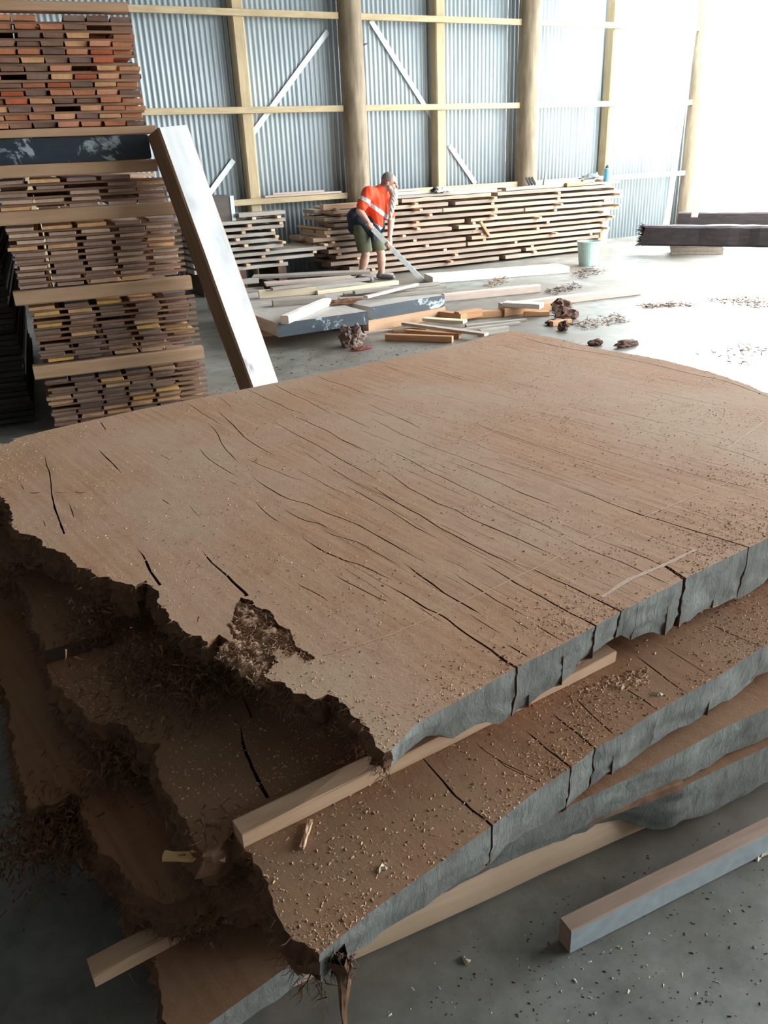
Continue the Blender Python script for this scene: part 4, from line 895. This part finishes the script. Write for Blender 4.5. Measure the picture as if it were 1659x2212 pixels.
# dark crate on the smaller pile
c = np.array([wx(472), YF+.12, .30+7*.083+.046]); crate = empty('dark_crate', c); tag(crate, 'dark box standing on the smaller pile beside the leaning beam', 'box')
M_CRATE = plain('dark_crate_side', (.10, .085, .075), .8); M_TINP = plain('galvanised_post', (.42, .45, .46), .5, .5)
for nm, bx in (('side_panel', (-.20, .155, -.15, -.135, 0, .30)), ('side_panel', (-.20, .155, .135, .15, 0, .30)), ('side_panel', (-.20, -.185, -.134, .134, 0, .30)), ('side_panel', (.14, .155, -.134, .134, 0, .30)), ('lid', (-.205, .16, -.155, .155, .301, .318)), ('metal_corner', (.157, .21, -.16, .16, 0, .31))):
    v, f = box_v(*bx); mesh_obj(nm, v, f, M_TINP if nm == 'metal_corner' else M_CRATE, parent=crate)
# boards resting on the low girt
zg = RZ[2]+.045
for a, b, z, lab in ((572, 738, zg, 'thin board resting along the low girt left of the thick pole'), (590, 700, zg+.03, 'shorter board lying on the one along the low girt')):
    A = Y(a, 425, YW-.29); B = Y(b, 425, YW-.29); plank('girt_board', (A[0], YW-.275, z), (B[0], YW-.275, z), .05, .028, [PINKW, PINKW], lab, 'board', jit=.001)

# ---- things on the long pile
def lathe(name, prof, mat, parent=None, n=24, cap=True):
    V = []; Fc = []
    for r, z in prof:
        for i in range(n): V.append((r*math.cos(2*math.pi*i/n), r*math.sin(2*math.pi*i/n), z))
    for j in range(len(prof)-1):
        for i in range(n): Fc.append((j*n+i, j*n+(i+1) % n, (j+1)*n+(i+1) % n, (j+1)*n+i))
    if cap: Fc.append(tuple(range(n))[::-1]); Fc.append(tuple(range((len(prof)-1)*n, len(prof)*n)))
    return mesh_obj(name, V, Fc, mat, parent=parent, smooth=False)
bt = empty('water_bottle', (wx(1324), YF+.20, ZT+.033)); tag(bt, 'blue drink bottle standing on the right end of the long pile', 'bottle')
M_BLUE = plain('blue_bottle', (.10, .27, .38), .35, var=.05, bmp=0); lathe('body', [(.001, 0), (.052, 0), (.054, .01), (.054, .17), (.045, .20), (.028, .215)], M_BLUE, bt); lathe('cap', [(.030, .212), (.030, .235), (.02, .24), (.012, .262), (.001, .262)], plain('dark_cap', (.03, .05, .06), .5), bt)
def cloth(name, cx, cy, cz, sx, sy, h, mat, label, cat, seed):
    n = 18; V = []; Fc = []
    for j in range(n+1):
        for i in range(n+1):
            u, v2 = i/n*2-1, j/n*2-1; r = math.hypot(u, v2); q = fbm(u*1.6+seed, v2*1.6, seed)
            V.append((u*sx*(1+.2*q), v2*sy*(1+.2*q), max(.001, h*(1-r*.75)*(.55+.9*abs(q))+.012*fbm(u*5, v2*5, seed))))
    m = len(V); V += [(x, y, max(0, z-.006)) for x, y, z in V]
    for j in range(n):
        for i in range(n):
            a = j*(n+1)+i; Fc.append((a, a+1, a+n+2, a+n+1)); Fc.append((m+a, m+a+n+1, m+a+n+2, m+a+1))
    o = mesh_obj(name, V, Fc, mat, smooth=True); o.location = (cx, cy, cz); return tag(o, label, cat)
cloth('work_cloth', wx(1286), YF+.18, ZT+.095, .17, .12, .10, plain('dark_cloth', (.10, .11, .11), .9), 'dark crumpled cloth on the right end of the long pile', 'cloth', 3)
cloth('pale_cloth', wx(1308), YF+.30, ZT+.07, .12, .10, .12, plain('pale_blue_cloth', (.45, .52, .55), .9), 'pale blue cloth bunched beside the bottle', 'cloth', 5)
cloth('white_rag', wx(962), YF+.06, ZT+.054, .13, .09, .09, plain('white_rag', (.75, .75, .75), .9), 'white rag on the long pile right of the man', 'rag', 8)
cloth('black_rag', wx(955), YF+.20, ZT+.054, .08, .07, .10, plain('black_rag', (.03, .03, .03), .9), 'small black rag behind the white rag', 'rag', 9)
X = wx(1196); V = [(-.045, -.02, 0), (.05, -.02, 0), (.05, .02, 0), (-.045, .02, 0), (.0, -.006, .24), (.004, .006, .24)]
o = mesh_obj('steel_wedge', V, [(0, 1, 4), (1, 2, 5, 4), (2, 3, 5), (3, 0, 4, 5), (3, 2, 1, 0)], plain('dull_steel', (.16, .16, .165), .5, .4)); o.location = (X, YF+.25, ZT); tag(o, 'pointed steel wedge standing on the long pile', 'wedge')
tb = empty('tool_bundle', (wx(1160), YF+.25, ZT)); tag(tb, 'leaning dark hand tools against the pole on the long pile', 'tools')
M_TL = plain('black_tool_grip', (.03, .028, .028), .5); M_TS = plain('tool_steel', (.3, .3, .31), .4, .7)
for i in range(3):
    me = plank_mesh('tool_grip', .13, .035, .03, [M_TL, M_TL], i, seg=3, jit=.001); g = inst('tool_grip', me, tb, frame((.02+i*.055, 0, .05), (-.06+i*.055, .02, .19)))
    me = plank_mesh('tool_blade', .075, .02, .012, [M_TS, M_TS], i, seg=2, jit=.0005); inst('tool_blade', me, tb, frame((.062+i*.055, -.01, .0), (.022+i*.055, 0, .055)))
# bucket
bk = empty('bucket', Z(1270, 573, 0)); tag(bk, 'pale green plastic bucket on the floor in front of the long pile', 'bucket')
M_BK = plain('pale_green_plastic', (.40, .52, .48), .4, var=.04, bmp=0)
lathe('body', [(.001, .012), (.118, .012), (.125, 0), (.135, 0), (.175, .33), (.185, .335), (.185, .35), (.170, .35), (.165, .335), (.126, .02), (.001, .02)], M_BK, bk, n=32, cap=False)
V = []; Fc = []
for i in range(25):
    a = math.pi*i/24; c3 = Vector((.182*math.cos(a), -.10*math.sin(a)-.01, .335-.16*math.sin(a)))
    for k in range(5):
        b2 = 2*math.pi*k/5; V.append((c3.x+.003*math.cos(b2)*math.cos(a), c3.y-.003, c3.z+.003*math.sin(b2)))
for i in range(24):
    for k in range(5): Fc.append((i*5+k, i*5+(k+1) % 5, (i+1)*5+(k+1) % 5, (i+1)*5+k))
mesh_obj('handle', V, Fc, M_TS, parent=bk)
# ---- dark beams and packing at right
M_DKB = wood('dark_old_beam', (0.035, 0.028, 0.03), (0.07, 0.055, 0.055), stretch=(1.5, 9, 9), bmp=.6)
zb = .165
A = Z(1384, 531, zb); B = Z(1730, 536, zb); d = (B-A)/np.linalg.norm(B-A); n = np.array([-d[1], d[0], 0]); n = n if n[1] > 0 else -n
bo = plank('dark_beam', A+n*.15, B+n*.15, .30, .30, [M_DKB, M_DKB], 'heavy dark beam with a ragged end propped on packing planks', 'beam', seg=16, wave=.03, jit=.006, chip=.05)
P = []; D = []
rs = np.random.RandomState(77)
for i in range(120): P.append((0.0, rs.uniform(-.14, .14), rs.uniform(0, .3))); D.append((-1, rs.normal(0, .4), rs.normal(0, .5)))
V, Fc = spikes(np.array(P), np.array(D), rs.uniform(.02, .13, 120), rs.uniform(.006, .02, 120), 7); tag(mesh_obj('ragged_end_fibres', V, Fc, M_DKB, parent=bo), kind='stuff')
M_PACK = plain('packing_plank', (.42, .35, .28), .9, var=.2)
for k in range(3):
    A = Z(1446+[4, 2, 0][k], 551, 0); B = Z(1562-[0, 0, 2][k], 550, 0)
    dd = (B-A)/np.linalg.norm(B-A); nn = np.array([-dd[1], dd[0], 0]); nn = nn if nn[1] > 0 else -nn
    plank('packing_plank', A+nn*.2+np.array([0, 0, .0545*k]), B+nn*.2+np.array([0, 0, .0545*k]), .4, .054, [M_PACK, M_PACK], '%s packing plank under the ragged dark beam' % ['lowest', 'middle', 'uppermost'][k], 'plank')
A = Z(1462, 487, .30); B = Z(1740, 488, .30); d = (B-A)/np.linalg.norm(B-A); n = np.array([-d[1], d[0], 0]); n = n if n[1] > 0 else -n
plank('dark_beam', A+n*.1, B+n*.1, .20, .21, [M_DKB, M_DKB], 'dark beam lying behind the ragged one at the foot of the end pole', 'beam', seg=8, jit=.004)
for k, t in enumerate((.35, 1.9)):
    q = A+d*t; plank('beam_block', q-n*.02-np.array([0, 0, .30]), q+n*.22-np.array([0, 0, .30]), .2, .298, [M_DKB, M_DKB], 'dark block under the rear dark beam, %s' % ['near the end pole', 'further right'][k], 'block')
# boards leaning at the end pole
A = Y(1440, 492, YW-.75); B = Y(1507, 16, YW-.42); A[2] = .0
plank('leaning_board', A, B, .10, .05, [WHITEW, WHITEW], 'long pale board leaning up against the end pole', 'board', roll=math.radians(90))
A = Y(1431, 492, YW-.85); B = Y(1456, 385, YW-.30); A[2] = 0
plank('leaning_board', A, B, .06, .03, [PINKW, PINKW], 'short brown board leaning beside the end pole', 'board')
o = plank('leaning_board', Z(1500, 470, .52)*1, Z(1506, 436, .75), .10, .04, [PINKW, PINKW], 'small brown board behind the rear dark beam', 'board')
# ================================================================== THE MAN
DM = float(np.dot(Z(826, 604, 0.0), _hf))
def M(px, py, off=0.0): return Vector(F(px, py, DM+off))
def capsules(parts, voxel, smooth=4, name='tmp'):
    """union of tapered capsules / ellipsoids, voxel-merged into one continuous skin"""
    bm = bmesh.new()
    for p in parts:
        if p[0] == 'c':
            _, a, ra, b, rb = p; a = Vector(a); b = Vector(b); ax = b-a; L = ax.length
            m = ax.to_track_quat('Z', 'Y').to_matrix().to_4x4()
            bmesh.ops.create_cone(bm, cap_ends=True, segments=18, radius1=ra, radius2=rb, depth=max(L, 1e-4), matrix=Matrix.Translation((a+b)/2) @ m)
            for c, r in ((a, ra), (b, rb)): bmesh.ops.create_icosphere(bm, subdivisions=3, radius=r, matrix=Matrix.Translation(c))
        else:
            _, c, X, Yv, Zv = p      # ellipsoid with three axis vectors
            m = Matrix.Identity(4); m.col[0][:3] = X; m.col[1][:3] = Yv; m.col[2][:3] = Zv; m.col[3][:3] = c
            bmesh.ops.create_icosphere(bm, subdivisions=3, radius=1.0, matrix=m)
    me = bpy.data.meshes.new(name); bm.to_mesh(me); bm.free(); o = bpy.data.objects.new(name, me); COL.objects.link(o)
    r = o.modifiers.new('r', 'REMESH'); r.mode = 'VOXEL'; r.voxel_size = voxel
    if smooth: s = o.modifiers.new('s', 'SMOOTH'); s.factor = .5; s.iterations = smooth
    dg = bpy.context.evaluated_depsgraph_get(); ev = o.evaluated_get(dg); out = bpy.data.meshes.new_from_object(ev)
    bpy.data.objects.remove(o); bpy.data.meshes.remove(me)
    return out
hr, hf, up3 = Vector(_hr), Vector(_hf), Vector((0, 0, 1))
root_p = Vector(((M(803, 604).x), (M(803, 604).y), 0)); person = empty('person', root_p)
tag(person, 'bearded man in an orange hi-vis shirt and olive shorts, bending with a long straightedge', 'person')
def add(name, me, mats, label=None, smooth=True):
    me.transform(Matrix.Translation(-root_p)); me.materials.clear()
    for m in (mats if isinstance(mats, list) else [mats]): me.materials.append(m)
    if smooth: me.polygons.foreach_set('use_smooth', np.ones(len(me.polygons), bool))
    o = inst(name, me, person)
    if label: o['label'] = label
    return o
M_SKIN = plain('skin', (.50, .28, .21), .6, var=.10, scale=9, bmp=0); M_OR = plain('hi_vis_orange', (.82, .075, .028), .85, var=.10, scale=14, bmp=.25)
M_REF = plain('reflective_band', (.55, .56, .57), .4, var=.05); M_OLIVE = plain('olive_cotton', (.115, .12, .075), .9, var=.2, scale=12, bmp=.2)
M_NAVY = plain('navy_jacket', (.022, .03, .045), .8, var=.3, scale=10, bmp=.3); M_HAIR = plain('grey_hair', (.20, .18, .16), .9, var=.35, scale=60, bmp=.6); M_BEARD = plain('grey_white_beard', (.44, .40, .36), .9, var=.25, scale=50, bmp=.6)
M_SHOE = plain('grey_shoe', (.20, .20, .21), .7, var=.2); M_EYE = plain('eye_dark', (.03, .025, .02), .4, bmp=0)
# joints
pel = M(789, 481); waist = M(793, 462); chest = M(808, 434); neckb = M(822, 412); head = M(842, 395, -.02)
shN, elN, wrN = M(795, 416, -.19), M(777, 455, -.24), M(797, 483, -.30)
shF, elF, wrF = M(833, 424, .15), M(845, 474, .0), M(842, 511, -.24)
hipN, knN, anN = M(779, 492, -.08), M(790, 550, -.13), M(780, 598, -.06)
hipF, knF, anF = M(805, 490, .09), M(823, 547, .03), M(825, 596, .06)
anN.z = .085; anF.z = .085
tip = M(914, 607, -.42); tip.z = max(tip.z, .30) if False else tip.z
barA = M(793, 482, -.33); barB = tip
bdir = (barB-barA).normalized()
def on_bar(t): return barA+(barB-barA)*t
face = (hr*.93-hf*.30-up3*.22).normalized(); hup = (up3+face*.22).normalized(); hup = (hup-face*hup.dot(face)).normalized(); hside = face.cross(hup)
HR = .108
parts = [('c', pel, .135, waist, .135), ('c', waist, .14, chest, .15), ('c', chest, .14, neckb, .085), ('c', shN, .072, shF, .072), ('c', neckb, .064, head-hup*.03, .058),
 ('e', head+hup*.025-face*.012, face*.100, hside*.078, hup*.098), ('e', head-hup*.045+face*.028, face*.066, hside*.058, hup*.068),
 ('c', head+face*.095-hup*.005, .013, head+face*.116-hup*.035, .017), ('e', head+face*.088+hup*.022, face*.014, hside*.055, hup*.012),
 ('e', head+hside*.080-face*.012-hup*.008, face*.022, hside*.010, hup*.034), ('e', head-hside*.080-face*.012-hup*.008, face*.022, hside*.010, hup*.034),
 ('c', head+face*.085-hup*.062, .014, head+face*.088-hup*.062+hside*.02, .012),
 ('c', shN, .062, elN, .046), ('c', elN, .052, wrN, .031), ('c', shF, .062, elF, .046), ('c', elF, .052, wrF, .031),
 ('c', hipN, .098, knN, .058), ('c', knN, .058, knN.lerp(anN, .35), .066), ('c', knN.lerp(anN, .35), .066, anN, .036),
 ('c', hipF, .098, knF, .058), ('c', knF, .058, knF.lerp(anF, .35), .066), ('c', knF.lerp(anF, .35), .066, anF, .036)]
def hand(wr, grip, pd):
    """palm over the bar at grip, four fingers curled round it, thumb along the other side"""
    out = []; ax = bdir; d = (grip-wr); d = (d-ax*d.dot(ax)); d.normalize(); side = ax.cross(d).normalized()
    if side.dot(-hf) < 0: side = -side      # side looks to the camera
    palm = wr.lerp(grip, .62)+side*.012
    out.append(('c', wr, .028, palm, .036)); out.append(('e', palm, ax*.046, d*.045, side*.02))
    for i, (o2, l) in enumerate(((-.034, .92), (-.011, 1.05), (.012, 1.0), (.034, .82))):
        k0 = palm+ax*o2+d*.034+side*.008; k1 = grip+ax*o2*1.05+d*.012*l+side*.030; k2 = grip+ax*o2*1.05+d*(.040*l)+side*.006; k3 = grip+ax*o2+d*(.028*l)-side*.024
        out += [('c', k0, .0098, k1, .0092), ('c', k1, .0092, k2, .0086), ('c', k2, .0086, k3, .0076)]
    t0 = palm-ax*.045-d*.012; t1 = grip-ax*.058+d*.0-side*.014; t2 = grip-ax*.030+d*.012-side*.026
    out += [('c', t0, .0125, t1, .0105), ('c', t1, .0105, t2, .0088)]
    return out
gN = on_bar(.06); gF = on_bar(.385)
parts += hand(wrN, gN, 1); parts += hand(wrF, gF, 1)
add('body', capsules(parts, .0075, 2), M_SKIN)
# head details
hp = [('e', head+hup*.040-face*.030, face*.100, hside*.086, hup*.096), ('e', head-face*.085-hup*.03, face*.04, hside*.06, hup*.075), ('c', head-face*.10-hup*.04, .03, head-face*.10-hup*.16, .014)]
hm = capsules(hp, .008, 2)
bm = bmesh.new(); bm.from_mesh(hm)
dl = [v for v in bm.verts if (v.co-head).dot(face) > .062 or ((v.co-head).dot(face) > -.02 and (v.co-head).dot(hup) < .015)]
bmesh.ops.delete(bm, geom=dl, context='VERTS'); bm.to_mesh(hm); bm.free(); add('hair', hm, M_HAIR, 'grey hair tied back')
bc = head+face*.078-hup*.088; be = M(842, 474, -.16)
bp = [('c', head+face*.05-hup*.075, .056, bc-up3*.05, .056), ('c', bc-up3*.05, .056, bc.lerp(be, .45), .05), ('c', bc.lerp(be, .45), .05, be, .018), ('c', head+hside*.055+face*.02-hup*.045, .026, bc-up3*.03, .045), ('c', head-hside*.055+face*.02-hup*.045, .026, bc-up3*.03, .045), ('c', head+face*.092-hup*.050-hside*.03, .013, head+face*.092-hup*.050+hside*.03, .013)]
bmh = capsules(bp, .008, 2)
for v in bmh.vertices:
    q = v.co; v.co += Vector((1, .3, 0))*(.006*math.sin(q.x*240+q.y*190)*min(1, max(0, (head.z-q.z)*4)))
add('beard', bmh, M_BEARD, 'long grey-white beard hanging to the chest')
for s in (-1, 1): add('eye', capsules([('e', head+face*.082+hup*.010+hside*.030*s, face*.010, hside*.013, hup*.007)], .003, 0), M_EYE)
# shirt
fw = (hr*.75-hf*.62).normalized(); tors = (neckb-pel).normalized()
sp = [('c', waist+tors*.02, .150, chest, .168), ('c', chest, .165, neckb-tors*.03, .105), ('c', shN+(shF-shN)*.04, .088, shF-(shF-shN)*.04, .088), ('c', shN, .086, shN.lerp(elN, .72), .080), ('c', shF, .086, shF.lerp(elF, .86), .072),
 ('c', chest+fw*.07-up3*.05, .12, M(815, 474, -.12), .085), ('c', M(812, 455, -.10), .11, M(818, 488, -.14), .062), ('c', chest+fw*.05, .13, M(830, 462, -.02), .09), ('c', neckb-tors*.01, .078, neckb+(head-neckb)*.22, .070)]
sh = capsules(sp, .011, 4)
for v in sh.vertices:
    q = v.co; v.co += fw*(.007*noise.noise(q*9)+.004*math.sin((q.dot(hr))*85+q.z*16))+up3*(.006*noise.noise(q*12+Vector((3, 3, 3))))
verts = [v.co.copy() for v in sh.vertices]; nrms = [v.normal.copy() for v in sh.vertices]; polys = [tuple(p.vertices) for p in sh.polygons]
shirt = add('shirt', sh, M_OR, 'orange hi-vis work shirt')
def band(fn, name, label):
    used = {}; V = []; Fc = []
    for p in polys:
        c = sum((verts[i] for i in p), Vector())/len(p)
        if fn(c):
            q = []
            for i in p:
                if i not in used: used[i] = len(V); V.append(verts[i]+nrms[i]*.005-root_p)
                q.append(used[i])
            Fc.append(tuple(q))
    if Fc:
        o = mesh_obj(name, V, Fc, M_REF, parent=shirt, smooth=True); o['label'] = label
ta = (M(838, 470, -.05)-M(797, 440, -.19)).normalized(); tn = (tors-ta*tors.dot(ta)).normalized(); tc0 = M(818, 455, -.14)
armN = (elN-shN).normalized(); armF = (elF-shF).normalized()
def arm_d(c, a, b): t = max(0, min(1, (c-a).dot(b-a)/(b-a).length_squared)); return (c-(a+(b-a)*t)).length
band(lambda c: abs((c-tc0).dot(tn)) < .026 and arm_d(c, shN, elN) > .095, 'reflective_band', 'silver band across the shirt belly')
sN = shN.lerp(elN, .42); band(lambda c: abs((c-sN).dot(armN)) < .026 and arm_d(c, shN, elN) < .1, 'reflective_band', 'silver band round the near sleeve')
hemc = M(818, 490, -.14); band(lambda c: abs((c-hemc).dot(tn)+.005) < .022 and (c-hemc).length < .11, 'reflective_band', 'silver band at the hanging shirt hem')
# shorts
lp = [('c', pel+up3*.0, .150, pel-up3*.06, .155), ('c', hipN, .118, knN.lerp(hipN, .18), .105), ('c', hipF, .118, knF.lerp(hipF, .18), .100)]
st = capsules(lp, .011, 3)
bm = bmesh.new(); bm.from_mesh(st)
hz = M(790, 541).z; geom = bm.verts[:]+bm.edges[:]+bm.faces[:]
bmesh.ops.bisect_plane(bm, geom=geom, plane_co=(0, 0, hz), plane_no=(0, 0, -1), clear_outer=True); bm.to_mesh(st); bm.free()
add('shorts', st, M_OLIVE, 'olive green shorts')
# jacket tied at the waist
jp = [('c', M(770, 470, .02), .135, M(812, 487, -.06), .135), ('c', M(775, 478, -.10), .085, M(812, 500, -.16), .062), ('c', M(806, 492, -.19), .045, M(806, 519, -.22), .028), ('c', M(812, 492, -.18), .040, M(824, 510, -.20), .022), ('c', M(765, 470, -.03), .10, M(768, 492, -.03), .105), ('c', M(790, 488, -.13), .075, M(805, 508, -.17), .05)]
jk = capsules(jp, .010, 3)
for v in jk.vertices: v.co += Vector((noise.noise(v.co*11), noise.noise(v.co*11+Vector((5, 0, 0))), noise.noise(v.co*11+Vector((0, 5, 0)))))*.012
add('tied_jacket', jk, M_NAVY, 'dark navy jacket tied round the waist')
# shoes
for an, fd in ((anN, (hr*.75-hf*.6)), (anF, (hr*.8-hf*.5))):
    fd = fd.normalized(); b0 = Vector((an.x, an.y, .045))
    sm2 = capsules([('c', b0-fd*.05, .042, b0+fd*.13-up3*.008, .037), ('c', b0+fd*.13-up3*.008, .037, b0+fd*.19-up3*.012, .030), ('c', b0-fd*.02, .045, b0-fd*.012+up3*.06, .044)], .008, 2)
    for v in sm2.vertices: v.co.z = max(.003, v.co.z)
    add('shoe', sm2, M_SHOE, 'grey work shoe')
# straightedge
bw = bdir.cross(hf).normalized()
L = (barB-barA).length+.0; m = Matrix.Identity(4); m.col[0][:3] = bdir; m.col[1][:3] = bw; m.col[2][:3] = bdir.cross(bw); m.col[3][:3] = barA
me = plank_mesh('straightedge', L, .068, .014, [plain('grey_aluminium', (.62, .64, .62), .5, .1)]*2, 3, seg=6, jit=.0004)
o = inst('straightedge', me, None, m); tag(o, 'long flat grey straightedge held slanting down by the man', 'straightedge')
